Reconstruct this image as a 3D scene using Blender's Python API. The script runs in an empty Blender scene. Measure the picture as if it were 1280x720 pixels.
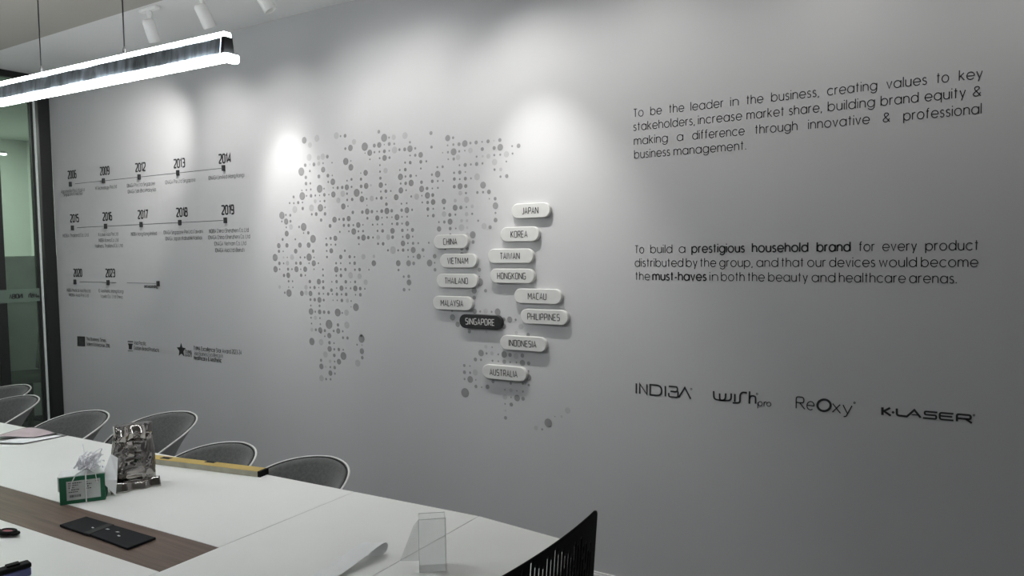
import bpy, bmesh, math, random
from mathutils import Vector, Matrix, noise
PI = math.pi
S = bpy.context.scene
COL = S.collection
random.seed(7)

# ------------------------------------------------------------------ camera
FPX, YAW, PITCH, ROLL = 925.83, 0.550153, 0.054344, -0.014842
EYE = 1.576          # eye height
WALL = 3.0           # distance of the lettered wall (plane y = WALL)
CEIL = 2.905
cy, sy, cp, sp = math.cos(YAW), math.sin(YAW), math.cos(PITCH), math.sin(PITCH)
FW = Vector((-sy*cp, cy*cp, -sp)); R0 = Vector((cy, sy, 0)); U0 = R0.cross(FW)
RT = math.cos(ROLL)*R0 + math.sin(ROLL)*U0
UP = -math.sin(ROLL)*R0 + math.cos(ROLL)*U0
cam_d = bpy.data.cameras.new('camera'); cam = bpy.data.objects.new('camera', cam_d); COL.objects.link(cam)
cam_d.sensor_width = 36; cam_d.lens = FPX*36/1280; cam_d.clip_start = .02
M = Matrix((RT, UP, -FW)).transposed().to_4x4(); M.translation = Vector((0, 0, EYE))
cam.matrix_world = M
S.camera = cam
# ------------------------------------------------------------------ world, lights, exposure
S.view_settings.view_transform = 'Standard'; S.view_settings.look = 'None'
S.view_settings.gamma = 1; S.view_settings.use_curve_mapping = False
S.view_settings.exposure = 0.0
WORLD = 0.22; LAMP = 42.0
SPOTS = [  # fixture x, beams: aim x, aim z, watts, full cone degrees
    (-3.80, [(-3.95, 1.6, 16, 125), (-4.3, 1.5, 6, 70), (-5.4, 1.85, 85, 70)]), (-3.35, [(-3.32, 1.82, 42, 42), (-3.32, 1.82, 16, 60), (-3.32, 1.70, 11, 120)]),  # first fixture's far-left beam is fill added to brighten the left wall
    (-2.905, [(-2.32, 1.40, 9, 96), (-2.40, 1.60, 8, 150)]), (-2.35, [(-2.3, 1.65, 12, 150)]), (-1.80, [(-1.57, 1.42, 54, 58), (-1.60, 1.70, 17, 130)]),  # middle fixture is unseen, added to lift the wall above the map
    (-1.10, [(-1.1, 1.7, 9, 150)]), (-.40, [(-.4, 1.7, 8, 150)]), (.40, [(.4, 1.8, 8, 150)])]  # unseen fixtures added to the row for the right wall's brightness
w = bpy.data.worlds.new('world'); S.world = w; w.use_nodes = True
wn = w.node_tree; tcw = wn.nodes.new('ShaderNodeTexCoord'); nw_ = wn.nodes.new('ShaderNodeTexNoise'); rw = wn.nodes.new('ShaderNodeValToRGB')   # made-up bright and dark patches, put in for contrast in the foil reflections
nw_.inputs['Scale'].default_value = 2.6; nw_.inputs['Detail'].default_value = 3
rw.color_ramp.elements[0].position = .47; rw.color_ramp.elements[0].color = (.12, .125, .13, 1)
rw.color_ramp.elements[1].position = .53; rw.color_ramp.elements[1].color = (1.78, 1.83, 1.87, 1)
wn.links.new(tcw.outputs['Generated'], nw_.inputs['Vector']); wn.links.new(nw_.outputs['Fac'], rw.inputs['Fac']); wn.links.new(rw.outputs['Color'], wn.nodes['Background'].inputs[0])
w.node_tree.nodes['Background'].inputs[1].default_value = WORLD

def ray(px, py):
    d = RT*((px-640)/FPX) + UP*(-(py-360)/FPX) + FW
    return d
def on_y(px, py, Y): d = ray(px, py); d = d*(Y/d.y); return Vector((d.x, d.y, d.z+EYE))
def on_z(px, py, z): d = ray(px, py); d = d*((z-EYE)/d.z); return Vector((d.x, d.y, d.z+EYE))
def on_x(px, py, X): d = ray(px, py); d = d*(X/d.x); return Vector((d.x, d.y, d.z+EYE))
def W(px, py, off=0): p = on_y(px, py, WALL-off); return p.x, p.z

# ------------------------------------------------------------------ materials
def mat(name, col, rough=.5, metal=0, emit=0, noise_amt=0, noise_scale=40, bump=0, bump_scale=200, spec=.5, sheen=0, stretch=None):
    m = bpy.data.materials.new(name); m.use_nodes = True
    nt = m.node_tree; b = nt.nodes['Principled BSDF']
    c = tuple(col)+(1,)
    b.inputs['Base Color'].default_value = c; b.inputs['Roughness'].default_value = rough
    b.inputs['Metallic'].default_value = metal; b.inputs['Specular IOR Level'].default_value = spec
    if sheen: b.inputs['Sheen Weight'].default_value = sheen
    if emit:
        b.inputs['Emission Color'].default_value = c; b.inputs['Emission Strength'].default_value = emit
    tc = nt.nodes.new('ShaderNodeTexCoord'); vec = tc.outputs['Object']
    if stretch:
        mp = nt.nodes.new('ShaderNodeMapping'); mp.inputs['Scale'].default_value = stretch
        nt.links.new(vec, mp.inputs['Vector']); vec = mp.outputs['Vector']
    if noise_amt:
        n = nt.nodes.new('ShaderNodeTexNoise'); n.inputs['Scale'].default_value = noise_scale; n.inputs['Detail'].default_value = 4
        nt.links.new(vec, n.inputs['Vector'])
        r = nt.nodes.new('ShaderNodeValToRGB')
        lo = [max(0, v*(1-noise_amt)) for v in col]; hi = [min(1, v*(1+noise_amt)) for v in col]
        r.color_ramp.elements[0].position = .3; r.color_ramp.elements[1].position = .7
        r.color_ramp.elements[0].color = (*lo, 1); r.color_ramp.elements[1].color = (*hi, 1)
        nt.links.new(n.outputs['Fac'], r.inputs['Fac']); nt.links.new(r.outputs['Color'], b.inputs['Base Color'])
    if bump:
        n = nt.nodes.new('ShaderNodeTexNoise'); n.inputs['Scale'].default_value = bump_scale; n.inputs['Detail'].default_value = 3
        nt.links.new(vec, n.inputs['Vector'])
        bp = nt.nodes.new('ShaderNodeBump'); bp.inputs['Strength'].default_value = bump; bp.inputs['Distance'].default_value = .002
        nt.links.new(n.outputs['Fac'], bp.inputs['Height']); nt.links.new(bp.outputs['Normal'], b.inputs['Normal'])
    return m
def clear_mat(name, tint, white, white_amt, gloss=.5):
    m = bpy.data.materials.new(name); m.use_nodes = True; nt = m.node_tree; nt.nodes.clear()
    o = nt.nodes.new('ShaderNodeOutputMaterial'); t = nt.nodes.new('ShaderNodeBsdfTransparent'); t.inputs[0].default_value = (*tint, 1)
    d = nt.nodes.new('ShaderNodeBsdfDiffuse'); d.inputs[0].default_value = (*white, 1)
    m1 = nt.nodes.new('ShaderNodeMixShader'); m1.inputs[0].default_value = white_amt
    nt.links.new(t.outputs[0], m1.inputs[1]); nt.links.new(d.outputs[0], m1.inputs[2])
    g = nt.nodes.new('ShaderNodeBsdfGlossy'); g.inputs['Roughness'].default_value = .03
    f = nt.nodes.new('ShaderNodeFresnel'); f.inputs[0].default_value = 1.45
    mm = nt.nodes.new('ShaderNodeMath'); mm.operation = 'MULTIPLY'; mm.inputs[1].default_value = gloss
    nt.links.new(f.outputs[0], mm.inputs[0])
    m2 = nt.nodes.new('ShaderNodeMixShader'); nt.links.new(mm.outputs[0], m2.inputs[0])
    nt.links.new(m1.outputs[0], m2.inputs[1]); nt.links.new(g.outputs[0], m2.inputs[2])
    nt.links.new(m2.outputs[0], o.inputs[0])
    return m
def wood_mat():
    m = mat('walnut_laminate', (.2, .13, .1), .45)
    nt = m.node_tree; b = nt.nodes['Principled BSDF']
    tc = nt.nodes.new('ShaderNodeTexCoord'); mp = nt.nodes.new('ShaderNodeMapping'); mp.inputs['Scale'].default_value = (3, 60, 60)
    n = nt.nodes.new('ShaderNodeTexNoise'); n.inputs['Scale'].default_value = 1.2; n.inputs['Detail'].default_value = 6; n.inputs['Distortion'].default_value = .6
    r = nt.nodes.new('ShaderNodeValToRGB')
    r.color_ramp.elements[0].color = (.10, .064, .047, 1); r.color_ramp.elements[1].color = (.175, .122, .094, 1)
    r.color_ramp.elements[0].position = .3; r.color_ramp.elements[1].position = .72
    nt.links.new(tc.outputs['Object'], mp.inputs[0]); nt.links.new(mp.outputs[0], n.inputs['Vector'])
    nt.links.new(n.outputs['Fac'], r.inputs[0]); nt.links.new(r.outputs[0], b.inputs['Base Color'])
    return m
MT = dict(
 wall=mat('grey_wall_paint', (.50, .50, .505), .75, noise_amt=.015, noise_scale=3, bump=.06, bump_scale=220, spec=.25),
 ceiling=mat('ceiling_paint', (.44, .42, .38), .9, noise_amt=.01, noise_scale=3, bump=.05),
 ceiling_strip=mat('ceiling_strip_lit_tone', (.80, .80, .79), .9, noise_amt=.01, noise_scale=3, bump=.05),  # lighter tone puts light bounced off the wall into the ceiling colour
 floor=mat('carpet_grey', (.16, .16, .165), .95, noise_amt=.25, noise_scale=120, bump=.4),
 base=mat('pale_skirting', (.6, .6, .6), .5, noise_amt=.02),
 black=mat('black_frame_metal', (.012, .013, .013), .4, noise_amt=.1),
 alu=mat('pale_aluminium', (.62, .68, .66), .4, .3, noise_amt=.05),
 glass=clear_mat('green_tinted_glass', (.80, .87, .815), (.5, .6, .54), .05, .8),
 band=clear_mat('smoked_glass_band', (.55, .68, .60), (.25, .32, .28), .45, .3),
 corridor=mat('corridor_paint', (.62, .65, .61), .9, noise_amt=.03, noise_scale=2),
 corridor_low=mat('corridor_panel', (.52, .56, .52), .8, noise_amt=.1, noise_scale=4),
 corridor_dark=mat('corridor_chair_fabric', (.10, .115, .10), .9, noise_amt=.1),
 ink=mat('black_vinyl', (.018, .018, .02), .6, noise_amt=.1),
 ink2=mat('grey_black_vinyl', (.05, .05, .052), .6, noise_amt=.1),
 caption=mat('caption_grey_vinyl', (.095, .095, .098), .6, noise_amt=.1),
 dot=mat('grey_dot_vinyl', (.25, .25, .25), .6, noise_amt=.06),
 pale=mat('pale_dot_vinyl', (.405, .405, .408), .6, noise_amt=.03),
 plaque=mat('plaque_off_white', (.58, .58, .56), .5, noise_amt=.02),
 plaqueblack=mat('plaque_black', (.012, .012, .013), .35, noise_amt=.1),
 white=mat('white_laminate', (.80, .80, .775), .38, noise_amt=.012, noise_scale=6, bump=.02, bump_scale=300),
 edge=mat('table_edge_band', (.72, .72, .71), .4, noise_amt=.02),
 seam=mat('seam_dark', (.10, .10, .10), .8, noise_amt=.1),
 wood=wood_mat(),
 felt=mat('charcoal_felt', (.085, .088, .085), .95, noise_amt=.22, noise_scale=90, bump=.5, bump_scale=400, sheen=.3),
 shell=mat('white_shell_plastic', (.72, .72, .70), .35, noise_amt=.02), shellback=mat('grey_shell_back', (.40, .40, .40), .8, noise_amt=.05, noise_scale=60),
 piping=mat('dark_piping', (.02, .02, .02), .8, noise_amt=.1),
 steel=mat('brushed_steel', (.45, .45, .45), .3, 1, noise_amt=.1),
 blackplastic=mat('black_plastic', (.004, .004, .0043), .6, noise_amt=.1, spec=.12),
 fixture=mat('white_fixture', (.90, .90, .88), .45, noise_amt=.02),
 cable=mat('dark_cable', (.012, .012, .014), .6, noise_amt=.1),
 lampbody=mat('film_wrapped_metal', (.36, .41, .46), .3, .1, noise_amt=.55, noise_scale=6, bump=.8, bump_scale=8, stretch=(9, 1.0, 2.2)),
 glow=mat('lit_diffuser', (.93, .97, 1), .5, emit=LAMP, noise_amt=.01),
 green=mat('green_card', (.010, .115, .055), .5, noise_amt=.06),
 label=mat('pale_label', (.50, .53, .51), .6, noise_amt=.05),
 card=mat('white_card', (.70, .72, .71), .6, noise_amt=.02),
 ribbon=mat('curled_ribbon', (.78, .78, .82), .4, noise_amt=.1),
 foil=mat('silver_foil', (.36, .34, .325), .13, 1, noise_amt=.1, noise_scale=14, bump=.6, bump_scale=45),
 paper=mat('white_paper', (.86, .87, .87), .7, noise_amt=.02),
 pink=mat('pink_print', (.50, .41, .43), .6, noise_amt=.08, noise_scale=25),
 yellow=mat('yellow_paint', (.52, .37, .10), .45, noise_amt=.08, noise_scale=20),
 levelside=mat('worn_aluminium', (.36, .345, .27), .45, .2, noise_amt=.12, noise_scale=30),
 navy=mat('dark_case', (.008, .009, .011), .7, noise_amt=.12, spec=.2),
 blue=mat('blue_plastic', (.085, .10, .25), .45, noise_amt=.08),
 red=mat('red_plastic', (.25, .05, .07), .45, noise_amt=.08),
 clear=clear_mat('clear_acetate', (.985, .99, .99), (.9, .93, .95), .07, .45),
 silver=mat('silver_print', (.6, .6, .6), .4, noise_amt=.05),
)

# ------------------------------------------------------------------ mesh helpers
class MB:
    def __init__(s): s.v = []; s.f = []; s.mi = []
    def add(s, vs, fs, mi=0):
        o = len(s.v); s.v += [tuple(v) for v in vs]; s.f += [tuple(i+o for i in f) for f in fs]; s.mi += [mi]*len(fs)
    def box(s, a, b, mi=0, xf=None):
        x0, y0, z0 = a; x1, y1, z1 = b
        vs = [Vector(p) for p in ((x0,y0,z0),(x1,y0,z0),(x1,y1,z0),(x0,y1,z0),(x0,y0,z1),(x1,y0,z1),(x1,y1,z1),(x0,y1,z1))]
        if xf: vs = [xf @ v for v in vs]
        s.add(vs, [(0,3,2,1),(4,5,6,7),(0,1,5,4),(1,2,6,5),(2,3,7,6),(3,0,4,7)], mi)
    def prism(s, poly, z0, z1, mi=0, mi_side=None):
        n = len(poly); vs = [(p[0], p[1], z0) for p in poly]+[(p[0], p[1], z1) for p in poly]
        area = sum(poly[i][0]*poly[(i+1)%n][1]-poly[(i+1)%n][0]*poly[i][1] for i in range(n))
        r = range(n)
        caps = [tuple(reversed(r)), tuple(n+i for i in r)]; sides = [(i, (i+1)%n, n+(i+1)%n, n+i) for i in r]
        if area < 0: caps = [c[::-1] for c in caps]; sides = [c[::-1] for c in sides]
        s.add(vs, caps, mi); s.add(vs, sides, mi if mi_side is None else mi_side)
    def tube(s, pts, r, n=8, closed=False, mi=0, cap=True):
        pts = [Vector(p) for p in pts]; m = len(pts); rs = r if isinstance(r, (list, tuple)) else [r]*m
        prev = None; vs = []
        for i, p in enumerate(pts):
            if closed: t = pts[(i+1) % m]-pts[i-1]
            else: t = pts[min(i+1, m-1)]-pts[max(i-1, 0)]
            t.normalize()
            if prev is None:
                a = Vector((0,0,1)) if abs(t.z) < .9 else Vector((1,0,0)); u = t.cross(a).normalized()
            else: u = (prev - t*prev.dot(t)).normalized()
            prev = u; v = t.cross(u)
            vs += [p+(u*math.cos(2*PI*k/n)+v*math.sin(2*PI*k/n))*rs[i] for k in range(n)]
        fs = []
        for i in range(m if closed else m-1):
            j = (i+1) % m
            fs += [(i*n+k, i*n+(k+1)%n, j*n+(k+1)%n, j*n+k) for k in range(n)]
        if cap and not closed: fs += [tuple(range(n))[::-1], tuple((m-1)*n+k for k in range(n))]
        s.add(vs, fs, mi)
    def lathe(s, prof, c=(0,0,0), axis=Vector((0,0,1)), n=24, mi=0):
        axis = Vector(axis).normalized(); a = Vector((1,0,0)) if abs(axis.x) < .9 else Vector((0,1,0))
        u = axis.cross(a).normalized(); v = axis.cross(u); c = Vector(c); vs = []; m = len(prof)
        for r, h in prof: vs += [c+axis*h+(u*math.cos(2*PI*k/n)+v*math.sin(2*PI*k/n))*r for k in range(n)]
        fs = [(i*n+k, i*n+(k+1)%n, (i+1)*n+(k+1)%n, (i+1)*n+k) for i in range(m-1) for k in range(n)]
        fs += [tuple(range(n))[::-1], tuple((m-1)*n+k for k in range(n))]
        s.add(vs, fs, mi)
    def grid(s, fn, nu, nv, mi=0, skip=None):
        vs = [fn(i/nu, j/nv) for j in range(nv+1) for i in range(nu+1)]
        fs = [(j*(nu+1)+i, j*(nu+1)+i+1, (j+1)*(nu+1)+i+1, (j+1)*(nu+1)+i) for j in range(nv) for i in range(nu) if not (skip and skip(i, j))]
        s.add(vs, fs, mi)

def empty(name, loc, label=None, cat=None, group=None, rz=0):
    o = bpy.data.objects.new(name, None); COL.objects.link(o); o.location = loc; o.rotation_euler = (0, 0, rz); o.empty_display_size = .05
    if label: tag(o, label, cat, group)
    return o
def tag(o, label, cat, group=None):
    o['label'] = label; o['category'] = cat
    if group: o['group'] = group
    return o
def obj(name, mb, mats, parent=None, local=False, smooth=None, bevel=0, seg=2, solid=0, offset=0, subsurf=0):
    """one mesh object; mesh given in world coordinates unless local"""
    me = bpy.data.meshes.new(name)
    vs = [Vector(v) for v in mb.v]
    loc = Vector((0, 0, 0))
    if not local:
        if parent:
            q = parent; off = Vector((0, 0, 0))
            while q: off += Vector(q.location); q = q.parent
            vs = [v-off for v in vs]
        else:
            lo = Vector([min(v[k] for v in vs) for k in range(3)]); hi = Vector([max(v[k] for v in vs) for k in range(3)])
            loc = Vector(((lo.x+hi.x)/2, (lo.y+hi.y)/2, lo.z)); vs = [v-loc for v in vs]
    me.from_pydata(vs, [], mb.f)
    mats = mats if isinstance(mats, (list, tuple)) else [mats]
    for m in mats: me.materials.append(m)
    for p, mi in zip(me.polygons, mb.mi): p.material_index = mi
    if smooth is not None:
        for p in me.polygons: p.use_smooth = True
        if smooth > 0: me.set_sharp_from_angle(angle=math.radians(smooth))
    o = bpy.data.objects.new(name, me); COL.objects.link(o); o.location = loc
    if parent: o.parent = parent
    if solid:
        q = o.modifiers.new('solid', 'SOLIDIFY'); q.thickness = solid; q.offset = offset
    if bevel:
        q = o.modifiers.new('bevel', 'BEVEL'); q.width = bevel; q.segments = seg; q.limit_method = 'ANGLE'; q.angle_limit = math.radians(40)
    if subsurf:
        q = o.modifiers.new('sub', 'SUBSURF'); q.levels = subsurf; q.render_levels = subsurf
    return o
def struct(name, mb, m, **k):
    o = obj(name, mb, m, **k)
    if not k.get('parent'): o['kind'] = 'structure'
    return o

# ------------------------------------------------------------------ stroke lettering (cap height = 1)
def arc(cx, cy_, rx, ry, a0, a1, n=14):
    return [(cx+rx*math.cos(math.radians(a0+(a1-a0)*i/n)), cy_+ry*math.sin(math.radians(a0+(a1-a0)*i/n))) for i in range(n+1)]
def fil(pts, r=.14, n=4):
    out = [pts[0]]
    for i in range(1, len(pts)-1):
        p = Vector(pts[i]); a = Vector(pts[i-1])-p; b = Vector(pts[i+1])-p
        k = min(r, a.length*.5, b.length*.5); a = p+a.normalized()*k; b = p+b.normalized()*k
        for j in range(n+1):
            t = j/n; q = a*(1-t)**2+p*2*t*(1-t)+b*t*t; out.append((q.x, q.y))
    out.append(pts[-1]); return out
def filc(pts, r=.14):   # closed
    mid = ((pts[0][0]+pts[-1][0])/2, (pts[0][1]+pts[-1][1])/2)
    return fil([mid]+list(pts)+[mid], r)
X_ = .74; r_ = .37
dotp = lambda x, y, k=.07: [(x-k, y), (x+k, y)]
G = {  # geometric lower case + T
 'o': (.74, [arc(.37, r_, r_, r_, 0, 360, 24)]),
 'a': (.74, [arc(.37, r_, r_, r_, 0, 360, 24), [(.74, 0), (.74, X_)]]),
 'b': (.74, [arc(.37, r_, r_, r_, 0, 360, 24), [(0, 0), (0, 1.04)]]),
 'c': (.66, [arc(.37, r_, r_, r_, 42, 318, 20)]),
 'd': (.74, [arc(.37, r_, r_, r_, 0, 360, 24), [(.74, 0), (.74, 1.04)]]),
 'e': (.72, [[(.02, .36), (.73, .36)]+arc(.37, r_, r_, r_, 0, 325, 22)]),
 'f': (.34, [[(.13, 0), (.13, .84)]+arc(.29, .84, .16, .19, 180, 80, 6), [(0, X_), (.31, X_)]]),
 'g': (.74, [arc(.37, r_, r_, r_, 0, 360, 24), [(.74, X_), (.74, .05)]+arc(.38, .05, .36, .33, 0, -150, 12)]),
 'h': (.58, [[(0, 0), (0, 1.04)], [(0, .42)]+arc(.29, .44, .29, .29, 180, 0, 12)+[(.58, 0)]]),
 'i': (.0, [[(0, 0), (0, X_)], [(0, .93), (0, 1.04)]]),
 'j': (.05, [[(.05, X_), (.05, -.2), (-.05, -.27)], [(.05, .93), (.05, 1.04)]]),
 'k': (.50, [[(0, 0), (0, 1.04)], [(.45, X_), (.02, .36)], [(.13, .45), (.50, 0)]]),
 'l': (.0, [[(0, 0), (0, 1.04)]]),
 'm': (1.0, [[(0, 0), (0, X_)], [(0, .44)]+arc(.25, .46, .25, .27, 180, 0, 10)+[(.5, 0)], [(.5, .44)]+arc(.75, .46, .25, .27, 180, 0, 10)+[(1.0, 0)]]),
 'n': (.58, [[(0, 0), (0, X_)], [(0, .42)]+arc(.29, .44, .29, .29, 180, 0, 12)+[(.58, 0)]]),
 'p': (.74, [arc(.37, r_, r_, r_, 0, 360, 24), [(0, X_), (0, -.28)]]),
 'q': (.74, [arc(.37, r_, r_, r_, 0, 360, 24), [(.74, X_), (.74, -.28)]]),
 'r': (.30, [[(0, 0), (0, X_)], [(0, .46)]+arc(.24, .5, .24, .23, 180, 72, 8)]),
 's': (.40, [arc(.20, .555, .17, .175, 25, 260, 10)+arc(.20, .19, .20, .19, 80, -155, 10)]),
 't': (.34, [[(.15, 0), (.15, 1.0)], [(0, X_), (.31, X_)]]),
 'u': (.58, [[(0, X_), (0, .3)]+arc(.29, .29, .29, .28, 180, 360, 12)+[(.58, X_)], [(.58, X_), (.58, 0)]]),
 'v': (.54, [[(0, X_), (.27, 0.01), (.54, X_)]]),
 'w': (.84, [[(0, X_), (.21, .02), (.42, X_-.04), (.63, .02), (.84, X_)]]),
 'x': (.52, [[(0, 0), (.51, X_)], [(.01, X_), (.52, 0)]]),
 'y': (.54, [[(0, X_), (.28, .04)], [(.54, X_), (.17, -.28)]]),
 'z': (.48, [[(.02, X_), (.46, X_), (0, 0), (.48, 0)]]),
 'T': (.56, [[(0, .97), (.56, .97)], [(.28, .97), (.28, 0)]]),
 '&': (.66, [[(.64, 0), (.16, .66)]+arc(.33, .79, .19, .17, 200, -20, 10)+[(.12, .36)]+arc(.28, .21, .24, .2, 150, 320, 10)+[(.62, .36)]]),
 ',': (.06, [[(.07, .05), (.0, -.16)]]), '.': (.06, [[(.03, 0), (.03, .11)]]), '-': (.3, [[(0, .34), (.3, .34)]]),
 '(': (.18, [arc(.3, .4, .3, .66, 140, 220, 8)]), ')': (.18, [arc(-.1, .4, .3, .66, 40, -40, 8)]),
}
h = .5; ww = .60
TC = {  # squared technical capitals and digits
 'A': (.64, [[(0, 0), (.32, 1), (.64, 0)], [(.13, .30), (.51, .30)]]),
 'B': (ww, [filc([(0, 0), (ww, 0), (ww, .52), (0, .52)], .12), filc([(0, .52), (.55, .52), (.55, 1), (0, 1)], .12)]),
 'C': (.56, [fil([(.56, 1), (0, 1), (0, 0), (.56, 0)], .2)]),
 'D': (ww, [filc([(0, 0), (ww, 0), (ww, 1), (0, 1)], .22), [(0, 0), (0, 1)]]),
 'E': (.52, [[(.52, 1), (0, 1), (0, 0), (.52, 0)], [(0, .5), (.45, .5)]]),
 'F': (.5, [[(.5, 1), (0, 1), (0, 0)], [(0, .5), (.43, .5)]]),
 'G': (ww, [fil([(.58, 1), (0, 1), (0, 0), (ww, 0), (ww, .48), (.34, .48)], .18)]),
 'H': (ww, [[(0, 0), (0, 1)], [(ww, 0), (ww, 1)], [(0, .5), (ww, .5)]]),
 'I': (.0, [[(0, 0), (0, 1)]]), 'J': (.4, [fil([(.4, 1), (.4, 0), (0, 0)], .2)]),
 'K': (.58, [[(0, 0), (0, 1)], [(.55, 1), (.03, .48)], [(.14, .58), (.58, 0)]]),
 'L': (.48, [[(0, 1), (0, 0), (.48, 0)]]),
 'M': (.80, [[(0, 0), (0, 1)], [(.02, .97), (.40, .35), (.78, .97)], [(.80, 1), (.80, 0)]]),
 'N': (.68, [[(0, 0), (0, 1)], [(.02, .98), (.66, .02)], [(.68, 0), (.68, 1)]]),
 'O': (ww, [filc([(0, 0), (ww, 0), (ww, 1), (0, 1)], .2)]),
 'P': (.56, [fil([(0, 0), (0, 1), (.56, 1), (.56, .42), (0, .42)], .16)]),
 'R': (.58, [fil([(0, 0), (0, 1), (.56, 1), (.56, .44), (0, .44)], .16), [(.28, .44), (.58, 0)]]),
 'S': (.54, [fil([(.53, 1), (0, 1), (0, .52), (.54, .52), (.54, 0), (0, 0)], .16)]),
 'T': (.56, [[(0, 1), (.56, 1)], [(.28, 1), (.28, 0)]]),
 'U': (ww, [fil([(0, 1), (0, 0), (ww, 0), (ww, 1)], .2)]),
 'V': (.62, [[(0, 1), (.31, 0), (.62, 1)]]),
 'W': (.86, [[(0, 1), (.2, 0), (.43, .85), (.66, 0), (.86, 1)]]),
 'X': (.58, [[(0, 0), (.58, 1)], [(0, 1), (.58, 0)]]),
 'Y': (.58, [[(0, 1), (.29, .48), (.58, 1)], [(.29, .48), (.29, 0)]]),
 'Z': (.54, [[(0, 1), (.54, 1), (0, 0), (.54, 0)]]),
 '0': (.5, [filc([(0, 0), (.5, 0), (.5, 1), (0, 1)], .2)]),
 '1': (.2, [[(0, .8), (.2, 1), (.2, 0)]]),
 '2': (.5, [fil([(0, .92), (.0, 1), (.5, 1), (.5, .6), (0, .12), (0, 0), (.5, 0)], .1)]),
 '3': (.5, [fil([(0, 1), (.5, 1), (.5, 0), (0, 0)], .16), [(.12, .52), (.5, .52)]]),
 '4': (.54, [[(.42, 0), (.42, 1), (0, .28), (.54, .28)]]),
 '5': (.5, [fil([(.48, 1), (0, 1), (0, .56), (.5, .56), (.5, 0), (0, 0)], .12)]),
 '6': (.5, [fil([(.46, 1), (0, 1), (0, 0), (.5, 0), (.5, .56), (0, .56)], .14)]),
 '7': (.5, [[(0, 1), (.5, 1), (.16, 0)]]),
 '8': (.5, [filc([(0, 0), (.5, 0), (.5, .54), (0, .54)], .12), filc([(.03, .54), (.47, .54), (.47, 1), (.03, 1)], .12)]),
 '9': (.5, [fil([(.04, 0), (.5, 0), (.5, 1), (0, 1), (0, .44), (.5, .44)], .14)]),
}
def layout(txt, gap=.2, space=.42, caps=None):
    x = 0; out = []
    for i, ch in enumerate(txt):
        if ch == ' ': x += space; continue
        g = (caps or {}).get(ch) or G.get(ch) if ch not in TC or (caps and ch in caps) else TC[ch]
        w_, st = g
        out += [[(px+x, py) for px, py in s] for s in st]; x += w_+gap
    return out, x-gap
GEO = {'T': G['T']}
def ribbon(mb, pts, wd, place, mi=0):
    """flat ribbon with mitred joints; place(x, y) -> 3-D"""
    P = [Vector(p) for p in pts]; Q = [P[0]]
    for p in P[1:]:
        if (p-Q[-1]).length > 1e-5: Q.append(p)
    if len(Q) < 2: return
    closed = (Q[0]-Q[-1]).length < 1e-4
    if closed: Q = Q[:-1]
    n = len(Q); L = []; R = []
    for i, p in enumerate(Q):
        a = (p-Q[i-1]) if (closed or i) else None; b = (Q[(i+1) % n]-p) if (closed or i < n-1) else None
        a = a.normalized() if a is not None else None; b = b.normalized() if b is not None else None
        if a is None: a = b
        if b is None: b = a
        na = Vector((-a.y, a.x)); nb = Vector((-b.y, b.x)); m = na+nb
        m = m.normalized() if m.length > 1e-4 else na
        k = min(1/max(.35, m.dot(na)), 2.0)*wd/2
        L.append(p+m*k); R.append(p-m*k)
    vs = [place(*q) for q in L]+[place(*q) for q in R]
    fs = [(i, n+i, n+(i+1) % n, (i+1) % n) for i in range(n if closed else n-1)]
    mb.add(vs, fs, mi)
OFF = .0012
def wall_place(x0, z0, sx, sz, off=OFF): return lambda x, y: (x0+x*sx, WALL-off, z0+y*sz)
def write(mb, txt, x0, x1, z0, cap, wd, caps=None, gap=.2, mi=0, off=OFF):
    """txt stretched between x0 and x1 on the wall, baseline z0"""
    st, w_ = layout(txt, gap, caps=caps); w_ = max(w_, .05)
    sx = (x1-x0)/w_ if len(txt) > 0 else cap
    for s in st: ribbon2(mb, s, wd, x0, z0, sx, cap, off, mi)
def ribbon2(mb, s, wd, x0, z0, sx, cap, off, mi=0):
    ribbon(mb, [(x0+p[0]*sx, z0+p[1]*cap) for p in s], wd*cap, lambda x, y: (x, WALL-off, y), mi)
def disc(mb, cx, cz, r, n=20, off=OFF, mi=0, rin=0):
    vs = [(cx+r*math.cos(2*PI*k/n), WALL-off, cz+r*math.sin(2*PI*k/n)) for k in range(n)]
    if rin:
        vs += [(cx+rin*math.cos(2*PI*k/n), WALL-off, cz+rin*math.sin(2*PI*k/n)) for k in range(n)]
        mb.add(vs, [(k, (k+1) % n, n+(k+1) % n, n+k) for k in range(n)], mi)
    else: mb.add(vs, [tuple(range(n))], mi)
def poly(mb, pts, off=OFF, mi=0): mb.add([(p[0], WALL-off, p[1]) for p in pts], [tuple(range(len(pts)))], mi)

# ------------------------------------------------------------------ the setting
XL = -5.898                       # glazed end wall
b = MB(); b.box((XL, WALL, 0), (3.6, WALL+.12, CEIL)); struct('wall_back', b, MT['wall'])
b = MB(); b.box((-9.4, -3.0, -.1), (3.6, 4.6, 0)); struct('floor', b, MT['floor'])
EDGE = 2.435
b = MB(); b.box((XL, -3.0, CEIL-.004), (3.6, EDGE, CEIL+.10)); struct('ceiling', b, MT['ceiling'])
b = MB(); b.box((XL, EDGE, CEIL), (3.6, WALL+.12, CEIL+.10)); struct('ceiling_recess', b, MT['ceiling_strip'])
b = MB(); b.box((XL+.08, WALL-.014, 0), (3.6, WALL, .092)); b.box((XL+.08, WALL-.009, .092), (3.6, WALL, .1)); struct('baseboard_back', b, MT['base'])
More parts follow.
